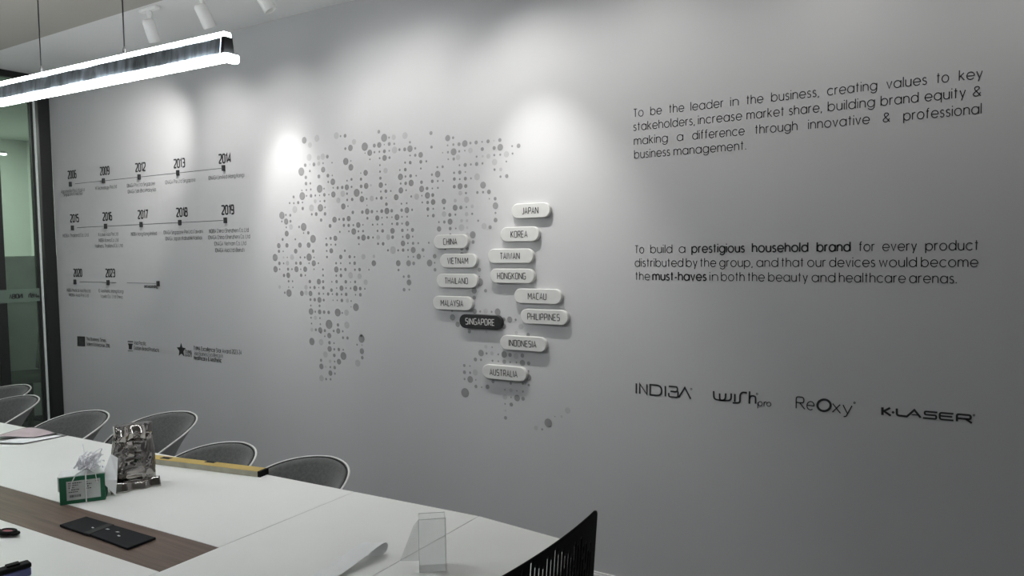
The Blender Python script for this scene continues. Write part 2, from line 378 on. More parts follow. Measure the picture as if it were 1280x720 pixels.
# glazed partition at the left end of the room
win = empty('window_1', (XL, 1.0, 0)); win['kind'] = 'structure'
b = MB(); b.box((XL-.05, 2.915, 0), (XL, WALL, CEIL-.05)); obj('wall_post', b, MT['black'], win, bevel=.003)
b = MB(); b.box((XL-.03, 2.882, .06), (XL-.004, 2.898, CEIL-.05)); obj('glass_edge_strip', b, MT['alu'], win)
b = MB(); b.box((XL-.04, 2.862, .06), (XL-.002, 2.8775, CEIL-.05)); obj('gasket', b, MT['black'], win)
b = MB(); b.box((XL-.05, -1.0, CEIL-.05), (XL, WALL, CEIL)); obj('head_rail', b, MT['black'], win, bevel=.003)
b = MB(); b.box((XL-.05, -1.0, 0), (XL, 2.915, .06)); obj('sill_rail', b, MT['black'], win, bevel=.003)
b = MB(); b.box((XL-.026, -1.0, .06), (XL-.016, 2.862, CEIL-.05)); obj('glass_pane', b, MT['glass'], win)
b = MB(); b.box((XL-.0145, 2.575, .06), (XL+.008, 2.641, CEIL-.05)); obj('mullion', b, MT['black'], win, bevel=.003)
b = MB(); b.box((XL+.0085, -1.0, 1.231), (XL+.0095, 2.861, 1.327)); bd = obj('frosted_band', b, MT['band'], win)
# mirrored lettering on the band
def glass_text(name, txt, y0, y1, z0, cap, wd, caps=None):
    mb = MB(); st, w_ = layout(txt, caps=caps); sc = (y1-y0)/w_
    for s in st: ribbon(mb, [(y1-p[0]*sc, z0+p[1]*cap) for p in s], wd*cap, lambda x, y: (XL+.0105, x, y))
    obj(name, mb, MT['ink'], bd)
glass_text('band_lettering', 'INDIBA', 2.655, 2.742, 1.262, .030, .2, {'A': (.6, [[(0, 0), (.3, 1), (.6, 0)]])})
glass_text('band_lettering', 'wish', 2.785, 2.838, 1.262, .034, .2)
glass_text('band_lettering', 'pro', 2.838, 2.855, 1.260, .016, .3)
# corridor beyond the glass
b = MB(); b.box((-9.5, -3.0, 0), (-9.4, 4.6, CEIL)); struct('wall_corridor_end', b, MT['corridor'])
b = MB(); b.box((-9.4, 4.5, 0), (XL, 4.6, CEIL)); struct('wall_corridor_side', b, MT['corridor'])
b = MB(); b.box((-9.4, -3.0, CEIL), (XL-.05, 4.6, CEIL+.1)); struct('ceiling_corridor', b, MT['corridor'])
b = MB(); b.box((-7.75, .4, 0), (-7.70, 4.5, 1.545)); b.box((-7.76, .4, 1.545), (-7.69, 4.5, 1.565))
tag(obj('partition_screen', b, MT['corridor_low']), 'grey-green low office screen seen through the glass at far left', 'screen')
def blob_chair(loc, rz, label, sc=1):
    t = empty('office_chair', loc, label, 'chair', 'chairs beyond the glass', rz)
    m = MB(); m.grid(lambda u, v: Vector((.24*math.sin((u-.5)*2.6)*(1-.25*v*v), .2-.12*math.cos((u-.5)*2.6)*1+.06*v, .55+.62*v)), 12, 8)
    obj('backrest', m, MT['corridor_dark'], t, local=True, smooth=60, solid=.05)
    m = MB(); m.box((-.23, -.25, .43), (.23, .2, .5)); obj('seat', m, MT['corridor_dark'], t, local=True, bevel=.03)
    m = MB(); m.lathe([(.03, .06), (.03, .43)])
    for k in range(5): a = 2*PI*k/5; m.tube([(0, 0, .08), (.28*math.cos(a), .28*math.sin(a), .03)], .02)
    obj('base', m, MT['black'], t, local=True)
blob_chair((-7.35, 2.80, 0), .4, 'dark office chair beyond the glass, the one nearer the black mullion')
blob_chair((-7.30, 3.42, 0), -.5, 'dark office chair beyond the glass, the one nearer the wall post')
t = empty('streak_tube', (-7.2, 3.1, 2.46), 'glowing tube added for the bright reflection streak in the glass at far left', 'lamp')  # added glowing tube in place of a bright reflection streak in the glass
b = MB(); b.box((-7.22, 2.9, 2.452), (-7.18, 3.275, 2.465)); obj('diffuser', b, mat('streak_glow', (.9, 1, .95), emit=8, noise_amt=.01), t)
b = MB(); b.box((-7.225, 2.895, 2.465), (-7.175, 3.28, 2.485)); obj('housing', b, MT['fixture'], t)
b = MB()
for y in (2.95, 3.22): b.tube([(-7.2, y, 2.485), (-7.2, y, CEIL)], .002, 6)
obj('hanger', b, MT['cable'], t)
l = bpy.data.lights.new('corridor_fill_light', 'AREA'); l.shape = 'RECTANGLE'; l.size = .6; l.size_y = 2.4; l.energy = 62; l.color = (.92, 1, .94)  # added area light without a fixture, brightens the view through the glass
lo = bpy.data.objects.new('corridor_fill_light', l); COL.objects.link(lo); lo.location = (-8.6, 2.6, CEIL-.02)

# ------------------------------------------------------------------ wall lettering: statement paragraphs
CAPM = .0335
def paragraph(name, label, group, lines, bolds=()):
    root = empty(name, (0, 0, 0), label, 'lettering', group)
    made = []; pts = []
    for (ox, oy, sc), ypair, words in lines:
        (xa, ya), (xb, yb) = ypair; mb = MB()
        z = sum(W(ox+x/sc, oy+y/sc)[1] for x, y in ypair)/2
        for wd_, l_, r2 in words:
            bold = wd_.startswith('*'); wd_ = wd_.lstrip('*')
            py = oy+(ya+(yb-ya)*((l_+r2)/2-xa)/(xb-xa))/sc
            x0 = W(ox+l_/sc, py)[0]; x1 = W(ox+r2/sc, py)[0]; k = .115 if bold else .062
            q = MB() if bold else mb
            write(q, wd_, x0+k*CAPM/2, x1-k*CAPM/2, z, CAPM, .16 if bold else .092, GEO, gap=.25)
            if bold: made.append(('bold_word', q))
        made.append(('text_line', mb)); pts += mb.v
    root.location = ((min(v[0] for v in pts)+max(v[0] for v in pts))/2, WALL, min(v[2] for v in pts))
    for nm_, q in made:
        o = obj(nm_, q, MT['ink'], root)
        if nm_ == 'bold_word': o['label'] = 'bold word'
A6 = (780, 70, 2.7826); A7 = (780, 280, 2.7826)
paragraph('vision_lettering', 'black vinyl paragraph starting To be the leader, upper right of the grey wall', None, [
 (A6, ((50, 211), (1195, 82)), [('To',33,68),('be',92,131),('the',157,209),('leader',232,346),('in',370,399),('the',426,484),('business,',512,678),('creating',707,880),('values',913,1053),('to',1087,1130),('key',1165,1247)]),
 (A6, ((45, 262), (1228, 136)), [('stakeholders,',33,246),('increase',258,410),('market',427,557),('share,',574,688),('building',709,872),('brand',893,1024),('equity',1046,1188),('&',1212,1243)]),
 (A6, ((45, 310), (1240, 198)), [('making',35,152),('a',184,206),('difference',238,419),('through',456,603),('innovative',641,854),('&',899,926),('professional',972,1243)]),
 (A6, ((40, 357), (405, 326)), [('business',36,160),('management.',173,425)])])
paragraph('mission_lettering', 'black vinyl paragraph with bold words starting To build a prestigious household brand', None, [
 (A7, ((45, 100), (1228, 92)), [('To',38,70),('build',92,168),('a',191,213),('*prestigious',235,420),('*household',445,641),('*brand',670,788),('for',817,872),('every',899,1018),('product',1048,1233)]),
 (A7, ((48, 149), (1225, 148)), [('distributed',38,206),('by',216,255),('the',265,320),('group,',332,447),('and',461,536),('that',547,625),('our',638,702),('devices',714,873),('would',887,1018),('become',1033,1231)]),
 (A7, ((45, 195), (1150, 205)), [('the',40,90),('*must-haves',99,287),('in',298,327),('both',338,419),('the',430,489),('beauty',502,639),('and',653,735),('healthcare',748,979),('arenas.',992,1158)])])

# ------------------------------------------------------------------ four product logos (lower right)
A8 = (780, 460, 2.7826)
def px8(x, y): return W(A8[0]+x/A8[2], A8[1]+y/A8[2])
def logo(label, strokes, wds, fills=()):
    """strokes drawn in crop pixels, mapped onto the wall plane"""
    mb = MB()
    for s, wd_ in zip(strokes, wds):
        ribbon(mb, [px8(*p) for p in s], wd_, lambda x, y: (x, WALL-OFF, y))
    for f in fills: poly(mb, [px8(*p) for p in f])
    return tag(obj('brand_logo', mb, MT['ink']), label, 'logo', 'logos in a row at lower right of the wall')
def sk(pts, x0, y0, x1, y1, slope):   # unit coords (x right, y up) -> crop px, slope = baseline drop per px
    return [(x0+p[0]*(x1-x0), y0+slope*p[0]*(x1-x0)-p[1]*(y0-y1)) for p in pts]
def ring(cx, cy_, r): return arc(cx, cy_, r, r, 0, 360, 10)
lt = [(44, 0, 0), (55, 78, 1), (90, 133, 2), (145, 145, 0), (156, 190, 3), (190, 236, 4)]
base = lambda x: 88+(x-42)*.100
top = lambda x: 53+(x-42)*.090
def U(u, v, xa, xb): x = xa+u*(xb-xa); return (x, base(x)+v*(top(x)-base(x)))
st = []
st.append([U(0,0,43,43), U(0,1,43,43)])
st.append([U(0,0,55,80), U(0,1,55,80), U(1,0,55,80), U(1,1,55,80)])
st.append([U(*p, 91, 131) for p in [(0,0)]+fil([(0,0),(1,0),(1,1),(0,1)], .45)+[(0,0)]])
st.append([U(0,0,144,144), U(0,1,144,144)])
st.append([U(*p, 156, 186) for p in fil([(0,1),(1,1),(1,.53),(.18,.53)], .2)]); st.append([U(*p, 156, 188) for p in fil([(.95,.53),(1,.53),(1,0),(0,0),(0,.36)], .2)])
st.append([U(0,0,190,232), U(.52,1,190,232), U(1,0,190,232)]); st.append([(p[0], p[1]) for p in ring(234, 73, 3)])
logo('thin black sans-serif logo starting with I, leftmost of the four at lower right', st, [.0068]*7+[.002])
st = [fil([(312,80),(313,108),(333,112),(352,112),(354,88)], 16), fil([(333,88),(333,112),(350,113),(373,113),(373,88)], 12),
      [(386,90),(385,117)], fil([(378,121),(398,121),(403,118),(404,92),(412,84),(428,86)], 12), [(437,81),(436,124)], fil([(437,107),(440,97),(458,97),(458,124)], 10), ring(463, 90, 3)]
o = logo('rounded handwritten-style black logo ending in small thin letters, second from left at lower right', st, [.0068]*6+[.002])
mb = MB()
for s, wd_ in zip([[(466,119),(465,140)], ring(474,124,7.5), [(487,118),(487,132)], fil([(487,124),(490,117),(497,119)],3), ring(504,126,7.5)], [.003]*5):
    ribbon(mb, [px8(*p) for p in s], wd_, lambda x, y: (x, WALL-OFF, y))
obj('small_letters', mb, MT['ink'], o)
base = lambda x: 140+(x-598)*.105
U2 = lambda x, v: (x, base(x)-v)
st = [fil([U2(599,0),U2(599,41),U2(626,41),U2(626,21),U2(599,21)], 9), [U2(611,21),U2(629,0)],
      [U2(637,15),U2(661,15)]+[(x, y) for x, y in [(649+12.5*math.cos(math.radians(a)), base(649)-14.5-14.5*math.sin(math.radians(a))) for a in range(0, 320, 16)]],
      [(696+23*math.cos(math.radians(a)), base(694)-20.5-20*math.sin(math.radians(a))) for a in range(0, 361, 15)],
      [U2(725,0),U2(752,29)], [U2(726,30),U2(753,-1)], [U2(762,29),U2(777,1)], [U2(793,29),U2(773,-9),U2(764,-12)], ring(802, 121, 3)]
logo('thin black logo with a bold round O, third from left at lower right', st, [.0042,.0042,.0038,.0085,.004,.004,.004,.004,.002])
base = lambda x: 163+(x-897)*.085
def V(x, v): return (x, base(x)-v)
st = [[V(899,0),V(899,27)], [V(926,27),V(904,14),V(928,0)], ring(936, 154, 2.5), fil([V(949,27),V(949,3),V(986,2)], 8), [V(984,2),V(1010,27),V(1032,2)], [V(1000,10),V(1024,10)],
      fil([V(1090,25),V(1046,25),V(1046,14),V(1086,14),V(1086,2),V(1040,2)], 5), fil([V(1146,25),V(1098,25),V(1098,2),V(1146,2)], 8), [V(1100,14),V(1142,14)],
      fil([V(1158,0),V(1158,25),V(1206,25),V(1206,11),V(1160,11)], 7), [V(1188,11),V(1210,-2)], ring(1217, 164, 3)]
logo('wide bold black logo starting with K, rightmost of the four at lower right', st, [.0085,.0075,.004,.0075,.007,.004,.0062,.0062,.0055,.0070,.007,.002])

# ------------------------------------------------------------------ company timeline (left of wall)
def ctext(mb, txt, xl, xr, yl, yr, capm, wd_, mi=0):
    (x0, za), (x1, zb) = W(xl, yl), W(xr, yr); z = (za+zb)/2-capm*.42
    write(mb, txt, x0, x1, z, capm, wd_, gap=.24, mi=mi)
ROWZ = [WALL*.1722+EYE, WALL*.0652+EYE, WALL*-.0683+EYE]
COLX = [-5.645, -5.212, -4.785, -4.36, -3.905]
ENTRY = [
 (0,0,'2006',(90.2,218.1),[('Aigosmedia Pte Ltd a.k.a',76.4,106,239.6,237.2),('Singapore & Asia (SG)',79.7,103,243.6,241.6)]),
 (0,1,'2009',(131,213.5),[('M Technology Pte Ltd',119.5,146,235.8,233.3)]),
 (0,2,'2012',(175.7,209),[('IONAGA Pte Ltd (Singapore)',159,194,232.5,229.3),('IONAGA Sdn Bhd (Malaysia)',160,195,240,237)]),
 (0,3,'2013',(224.3,204),[('IONAGA Pte Ltd Singapore',206.8,244.3,228.2,225)]),
 (0,4,'2014',(281.3,198),[('IONAGA Limited (Hong Kong)',261,305.3,223,219)]),
 (1,0,'2015',(93.2,272.8),[('INDIBA Thailand Co. Ltd',78.8,110.6,294.8,294)]),
 (1,1,'2016',(134.3,270.5),[('K-Laser Asia Pte Ltd',123.3,147.7,293.3,292.7),('INDIBA Korea Co. Ltd',123.8,148,300.7,300.2),('Wellness Thailand Co. Ltd',119,153.3,307.6,307.3)]),
 (1,2,'2017',(178.8,268),[('INDIBA Hong Kong limited',164,196,292.8,292.1)]),
 (1,3,'2018',(227.5,265.3),[('IONAGA Singapore Pte Ltd (Taiwan)',204.8,253.4,290.7,289.6),('IONAGA Japan (Kabushiki Kaisha)',207,252.3,298.3,297.6)]),
 (1,4,'2019',(284.8,262.2),[('INDIBA China (Shenzhen) Co. Ltd',261.6,310.9,289.1,287.9),('IONAGA China (Shenzhen) Co. Ltd',260.5,312.5,296.9,296),('IONAGA Vietnam Co. Ltd',268.2,307.6,304.8,304.4),('IONAGA Asia Ltd (Beirut)',269.3,305.4,313,312.8)]),
 (2,0,'2020',(97.3,341),[('INDIBA Medical Asia Pte Ltd',83.8,113,362.8,363.8),('INDIBA Asia Pte Ltd',86.7,110.7,368.9,369.7)]),
 (2,1,'2023',(138,341.2),[('IO Aesthetic (Hong Kong)',123.6,154.7,363.5,364.6),('Vaxilo Co. Ltd China',126,153.5,370.5,371.5)]),
]
MK = .0115
def marker(root, cx, cz):
    b = MB(); b.box((cx-.0125, WALL-.013, cz-.018), (cx+.0085, WALL, cz+.017)); obj('marker_block', b, MT['ink'], root, bevel=.0015)
rowname = ['top', 'middle', 'bottom']
for r, c, yr, (yx, yy), caps_ in ENTRY:
    cx, cz = COLX[c], ROWZ[r]
    root = empty('timeline_entry', (cx, WALL, cz), 'year %s with its black block and caption in the %s timeline row' % (yr, rowname[r]), 'timeline entry', 'dated entries of the wall timeline')
    mx, mz = W(yx, yy)
    b = MB(); write(b, yr, mx-.055, mx+.055, mz-.026, .052, .2, gap=.24); obj('year_number', b, MT['ink'], root)
    marker(root, cx, cz)
    b = MB()
    for t_, xl, xr, yl, yr2 in caps_: ctext(b, t_, xl, xr, yl, yr2, .0235, .11)
    obj('caption', b, MT['caption'], root)
ex, ez = W(198.4, 354)[0], ROWZ[2]
root = empty('timeline_entry', (ex, WALL, ez), 'undated black block with short bold words at the end of the bottom timeline row', 'timeline entry', 'dated entries of the wall timeline')
marker(root, ex+.004, ez)
b = MB(); ctext(b, 'and expanding', 180.5, 197, 358, 358.4, .020, .2); obj('caption', b, MT['ink'], root)
for r, segs in enumerate([[(COLX[0]+.05, COLX[4]-.03)], [(COLX[0]+.05, COLX[4]-.03)], [(COLX[0]+.05, COLX[1]+.09), (COLX[1]+.22, ex-.03)]]):
    for i, (xa, xb) in enumerate(segs):
        b = MB(); b.box((xa, WALL-OFF, ROWZ[r]-.0016), (xb, WALL, ROWZ[r]+.0016))
        lab = 'thin dark line joining the blocks of the %s timeline row' % rowname[r] if r < 2 else ['thin dark line between the 2020 and 2023 blocks of the bottom row', 'thin dark line leading to the undated last block of the bottom row'][i]
        tag(obj('timeline_line', b, MT['caption']), lab, 'line', 'lines of the wall timeline')
# ------------------------------------------------------------------ three award marks under the timeline
def award(label, cx): return empty('award_mark', (W(*cx)[0], WALL, W(*cx)[1]), label, 'award mark', 'award marks under the timeline')
r1 = award('black square award emblem with two lines of text, leftmost under the timeline', (102, 433))
b = MB(); poly(b, [W(96.7,420.2), W(106.4,420.6), W(106.6,433), W(96.9,432.6)]); e1 = obj('emblem', b, MT['ink'], r1)
b = MB()
for t_, xl, xr, y in (('Best', 98.4, 105, 424), ('2018', 98.6, 105, 429.5)): (x0, z0), (x1, z1) = W(xl, y), W(xr, y); write(b, t_, x0, x1, z0-.012, .028, .11, off=.002)
obj('emblem_lettering', b, MT['caption'], e1)
b = MB(); ctext(b, 'The Business Times', 108, 132.4, 423.6, 425.9, .025, .125); obj('text_line', b, MT['ink'], r1); b = MB(); ctext(b, 'Salient Enterprise 2018', 108.4, 137.2, 429.9, 432.7, .025, .125); obj('text_line', b, MT['ink'], r1)
r2 = award('narrow grey and black trophy-like award emblem with text, middle one under the timeline', (163, 439))
b = MB(); poly(b, [W(159.8,426), W(166.5,426.4), W(166.5,428), W(159.8,427.6)], mi=1); poly(b, [W(160,429.2), W(166.3,429.6), W(165.4,432.6), W(165,436.8), W(161.2,436.6), W(161,432.4)]); poly(b, [W(160,438), W(166.2,438.4), W(166.2,439.3), W(160,439)], mi=1)
obj('emblem', b, [MT['ink'], MT['caption']], r2)
b = MB(); ctext(b, 'Asia Pacific', 168, 182.7, 428.4, 430, .025, .125); obj('text_line', b, MT['ink'], r2); b = MB(); ctext(b, 'Golden Brand Products', 168, 198.8, 434.8, 438.2, .025, .125); obj('text_line', b, MT['ink'], r2)
r3 = award('black star award emblem with three lines of text, rightmost under the timeline', (231, 445))
cx, cz = W(226.8, 437.6); b = MB(); star = []
for k in range(10): a = PI/2+PI*k/5; q = (.050 if k % 2 == 0 else .023); star.append((cx+q*math.cos(a), cz+q*math.sin(a)))
poly(b, star); obj('star', b, MT['ink'], r3)
b = MB(); ctext(b, 'TWMA', 231.5, 240, 440.3, 441, .028, .14); ctext(b, 'award', 231.5, 239.6, 444, 444.8, .016, .16); obj('emblem_lettering', b, MT['ink'], r3)
b = MB(); ctext(b, 'TWMA Excellence Star Award 2023-24', 242.2, 302, 435.7, 440.8, .026, .13); obj('text_line', b, MT['ink'], r3); b = MB(); ctext(b, 'Healthcare & Aesthetic', 242.7, 277, 447.7, 450.7, .026, .15); obj('text_line', b, MT['ink'], r3); b = MB(); ctext(b, 'Asia Business Excellence in', 243, 278.8, 442, 445, .026, .08); obj('text_line', b, MT['ink'], r3)

# ------------------------------------------------------------------ dotted world map
DOTS = {
(335,155,10.29): "468 210 47;630 185 50p;993 152 27;935 157 15;997 317 20;765 420 27;705 420 45p;650 435 35p;1002 482 50;480 530 25;592 520 28;652 510 32p;710 505 14;825 498 12;710 588 40;430 612 57;540 605 18;488 687 25;656 675 28;772 665 27;828 662 12;540 520 14p;540 270 40p;880 150 50p;530 430 50p",
(335,220,10.29): "490 97 25;546 95 17;777 77 16;835 75 45;1018 60 14;665 165 55;495 180 14;552 173 16;722 162 13;840 152 13;898 152 22;957 147 25;1015 145 40;437 185 12;330 268 20;442 258 55;498 255 14;555 255 25;610 250 16;665 250 12;726 242 25;842 237 42;785 240 12;962 228 45p;1018 227 18;280 348 16;334 350 15;390 342 23;445 340 14;608 325 30p;672 325 12;728 322 18;560 410 50p;905 315 40p;448 418 24;675 410 52;735 403 14;970 392 42;1020 308 18;565 493 18;622 490 27;735 487 25;180 507 52;232 500 15;288 505 20;235 585 42;180 585 15;290 582 20;685 567 24;857 562 42;917 557 18;975 557 25;800 642 27;978 635 22;460 655 55;402 655 18;237 660 14;345 430 50p;295 655 40p",
(335,285,10.29): "242 72 40;190 147 20;353 145 15;520 62 24;580 140 55;460 65 12;925 50 14;750 135 14;807 132 22;867 132 37;140 227 36;245 223 32;412 220 36;525 220 38;755 215 24;812 214 14;870 214 16;142 300 22;197 300 12;358 298 34;583 297 24;757 295 15;815 293 36;990 292 18;93 380 50;200 378 14p;310 375 40p;250 378 10;418 378 16;475 378 16;530 375 52;593 378 12;760 373 18;937 372 32;148 455 25;203 455 14;252 452 34p;364 452 22;420 453 26;590 453 41;530 453 14;650 453 14;878 453 18;937 453 14;98 530 44;152 530 14;260 530 22;310 530 14;368 530 41;423 530 12;480 530 38;593 530 12;708 533 16;880 533 42;938 532 18;998 533 24;208 610 24;262 608 38;428 608 24;482 608 14;710 610 17;880 612 16;940 612 25;267 685 17;318 685 14;540 688 25;655 690 40;710 690 22;823 692 12;884 690 24;1002 692 25",
(335,350,10.29): "268 92 10;322 95 12;545 97 16;600 97 24;655 97 10;713 100 24;885 103 12;947 105 38;1005 103 14;490 95 35p;272 167 52;218 163 17;437 172 37;548 173 37;658 175 20;715 178 13;775 180 24;817 130 26;830 182 13;888 182 24;948 184 16;1007 184 25;490 165 35p;548 252 20;603 253 25;663 256 40;718 258 20;838 260 10;893 262 12;952 263 25;552 328 14;665 332 19;555 405 45;610 408 16;666 410 34;723 413 25;782 417 25;898 418 55;957 423 14;555 485 15;670 490 14;610 485 30p;562 560 13;675 568 14;787 570 64;902 578 24;617 640 20;674 645 40;733 650 22;847 655 18;905 655 38;963 660 16;790 715 38;150 90 25p;1010 420 45p;1015 580 50p;565 640 28p",
(385,415,10.29): "52 122 52;165 8 14;278 60 40;218 55 13;452 73 20;510 77 22;690 87 55;170 130 45p;278 138 25;336 143 14;633 163 14;697 168 9;280 217 40;340 222 18;398 225 25;455 228 14;457 308 55;340 300 26;695 247 41;700 330 25;170 363 22;285 377 26p;345 380 14;400 382 40;640 400 50p;174 442 40;230 445 16p;288 450 15;345 457 25;290 528 38;348 535 17;175 595 45p;235 605 18;292 608 17;225 290 45p",
(430,155,10.29): "450 100 26;518 178 56;582 175 16;268 292 58;84 308 44;18 317 18;392 278 28;455 270 40;520 265 10;583 257 27;648 255 16;333 370 44;393 363 16;457 357 16;521 352 27;583 345 13;650 335 50p;715 330 20;783 327 27;850 318 47;918 313 18;850 235 18;272 375 10;335 455 13;460 440 15;523 437 41;587 433 20;90 475 12;852 405 14;918 402 22;988 397 40;90 558 46;853 497 25;788 497 16;990 487 26;990 573 15;463 530 14;465 613 16;280 628 41;217 632 10;790 587 25;720 593 14;727 680 45;792 675 16;858 668 25;930 665 13;98 712 20;470 697 22;220 710 22;535 600 40p;785 150 50p;640 170 40p;130 230 40p",
(430,220,10.29): "97 57 24;220 48 24;42 142 38;99 140 17;222 133 26;287 128 42;345 120 20p;470 30 22;475 117 40;537 110 14;730 97 16;795 95 25;865 90 45;998 80 25;165 217 55;230 213 15;42 227 15;475 200 15;540 195 26;603 193 14;733 185 42;800 183 14;1000 167 43;232 297 43;107 302 24;45 305 13;293 294 15;420 287 17;482 283 25;543 282 12;673 273 42;866 263 16;935 265 45p;357 290 40p;1003 253 12;547 363 25;740 357 15;808 350 14;1008 340 14;52 388 12;297 378 9;553 450 45;487 452 27;615 447 25;810 440 42;743 440 24;877 435 17;300 457 42;238 464 25;360 458 25;427 455 14;115 468 24;62 548 38;303 543 20;430 540 37;490 537 13;555 533 15;683 530 44;747 525 14;813 523 14;618 530 12;185 630 40;122 632 16;62 635 24;245 628 12;370 626 15;432 622 13;495 622 14;620 615 15;687 615 25;748 613 14;815 612 36;5 635 20;5 560 25",
(430,285,10.29): "127 45 45;65 43 14;187 43 16;247 40 18;433 37 17;498 37 25;625 37 40;752 30 24;820 25 14;883 25 28;190 125 24;252 124 42;314 123 25;375 122 16;627 118 26;570 118 40p;440 120 35p;757 113 15;822 110 40;885 110 14;193 208 14;440 203 18;505 203 25;760 198 40;823 195 15;890 197 22;957 195 15;14 292 17;567 287 17;630 285 55p;698 287 16;762 284 24;825 283 16;892 283 43;1018 282 25;75 370 24;137 373 15;250 370 40p;385 365 25p;827 370 13;895 370 14;963 367 40;78 452 16;138 453 25;385 453 41;700 453 42;833 453 42;898 455 26;20 533 24;142 537 17;202 535 25;703 540 18;323 537 12;770 625 18;835 622 25;838 700 42;25 693 25;85 695 10;145 693 20;85 610 45p;200 620 40p",
(430,350,10.29): "27 105 13;87 107 15;147 108 40;210 110 26;270 113 14;30 185 26;150 190 13;212 190 25;93 270 12;155 350 54;93 345 9;40 425 42p;45 585 58p;225 715 20;775 125 25;842 123 15;280 30 40p;45 265 30p",
(525,155,10.29): "143 117 28;150 297 22;358 182 44;428 177 20;357 275 14;431 265 18;503 260 27;578 252 47;650 245 20;724 238 28;800 230 13;877 223 27;955 308 27;362 363 18;434 358 50;506 352 18;578 343 13;803 323 27;293 370 10;730 420 16;807 415 18p;957 400 17;436 450 22;365 453 13;583 527 28;510 530 15;656 520 16;730 515 28;805 507 17;83 480 16;12 480 25;293 550 20;225 555 16;228 645 46;155 652 18;513 622 28;440 628 17;585 618 12;960 587 18;443 708 25;513 710 15;585 703 27;657 700 14;735 680 50p;960 490 45p;650 340 40p;490 430 40p;880 415 35p",
(525,220,10.29): "22 80 26;160 68 25;230 65 15;297 62 14;442 50 25;515 45 12;20 165 45;92 160 25;160 160 13;232 153 15;443 138 26;517 133 43;590 130 28;812 117 47;97 250 45;165 245 27;25 250 13;593 220 17;740 212 20;813 208 18;888 203 32;30 340 14;100 340 24;170 335 40;308 327 40;520 220 35p;600 305 45p;893 293 11;968 292 25;972 383 46;453 318 28p;102 425 26;172 422 14;312 415 18;453 408 42;527 405 27;598 400 13;672 390 28p;103 513 14;173 510 25;385 500 27;457 497 16;600 490 32p;673 487 17;973 475 16;245 593 14;315 592 22;388 587 42;535 575 25p;605 575 24p;750 575 16;973 567 32;247 682 38;390 677 25;462 675 14;535 665 50p;608 665 20p;903 658 27;825 645 45p;310 490 40p",
(525,285,10.29): "680 88 50;685 180 26;392 80 16;610 90 35p;115 190 15;48 280 26;610 265 28;190 363 32;540 340 32;400 345 12;125 450 48;190 447 14;195 537 25;52 365 10;540 265 28;327 268 18;765 537 29;765 625 12;770 695 55",
(600,155,10.29): "257 207 27;180 215 14p;262 300 47;415 285 15;497 280 31;420 380 15;262 395 16;340 483 13;267 585 27p;265 677 17;345 670 28;107 415 30p;340 390 45p",
(560,350,10.29): "338 137 43;485 138 25;340 225 27;345 402 36;415 405 16;485 400 38p;563 410 16;640 410 48;718 505 27;795 508 42;872 510 16;720 597 37;60 480 44;127 570 38;277 662 27;495 660 20p;940 600 40p;55 395 17;880 680 28p",
(565,415,10.29): "980 35 27;375 270 46;446 275 17;303 353 28;375 358 18;518 195 12;437 190 27p;515 275 30p;597 287 14;673 290 46;748 295 29;825 310 42p;907 303 30;523 370 16;598 377 13;673 382 30;750 388 14;830 392 14;908 398 43;987 403 28;160 430 22;232 437 12;162 517 26;235 523 18;163 605 16;236 610 47;308 615 12;310 700 25;383 710 12;458 705 32;300 520 45p;987 497 10;987 583 42;530 637 25;757 660 20;912 665 16;990 682 18;600 440 20;910 225 15",
(565,475,8): "132 127 50;357 78 37;297 75 10;530 97 9;590 103 22p;650 108 8;710 115 12;530 170 30p;592 173 9;652 180 35;712 187 22;532 238 10;594 245 22;535 305 14p;537 378 20;963 428 46;903 493 12;840 480 25p;1157 305 35p;1097 365 15p;1030 365 7",
}
seen = []
dark, pale_mb = [], MB()
for (ox, oy, sc), txt in DOTS.items():
    for q in txt.split(';'):
        a = q.split(); pale = a[2].endswith('p'); x = ox+float(a[0])/sc; y = oy+float(a[1])/sc; rr = float(a[2].rstrip('p'))/sc
        if any((x-u)**2+(y-v)**2 < 2.6**2 for u, v in seen): continue
        seen.append((x, y))
        (cx, cz), (_, z1) = W(x, y), W(x, y-rr)
        if pale: disc(pale_mb, cx, cz, (z1-cz)*.9, 24, off=.0006)
        else: dark.append((z1-cz, cx, cz))
dark.sort(reverse=True)
mp = empty('world_map_decal', (-2.4, WALL, 1.0), 'world map made of grey dots stuck on the grey wall behind the country plaques', 'wall map')
for rr, cx, cz in dark[:100]:
    b = MB(); disc(b, cx, cz, rr*.93, 24); obj('dot', b, MT['dot'], mp)
b = MB()
for rr, cx, cz in dark[100:]: disc(b, cx, cz, rr*.93, 16)
o = obj('small_dots', b, MT['dot'], mp); o['label'] = 'small dark grey dots'; o['kind'] = 'stuff'
o = obj('pale_dots', pale_mb, MT['pale'], mp); o['label'] = 'faint pale grey dots'; o['kind'] = 'stuff'

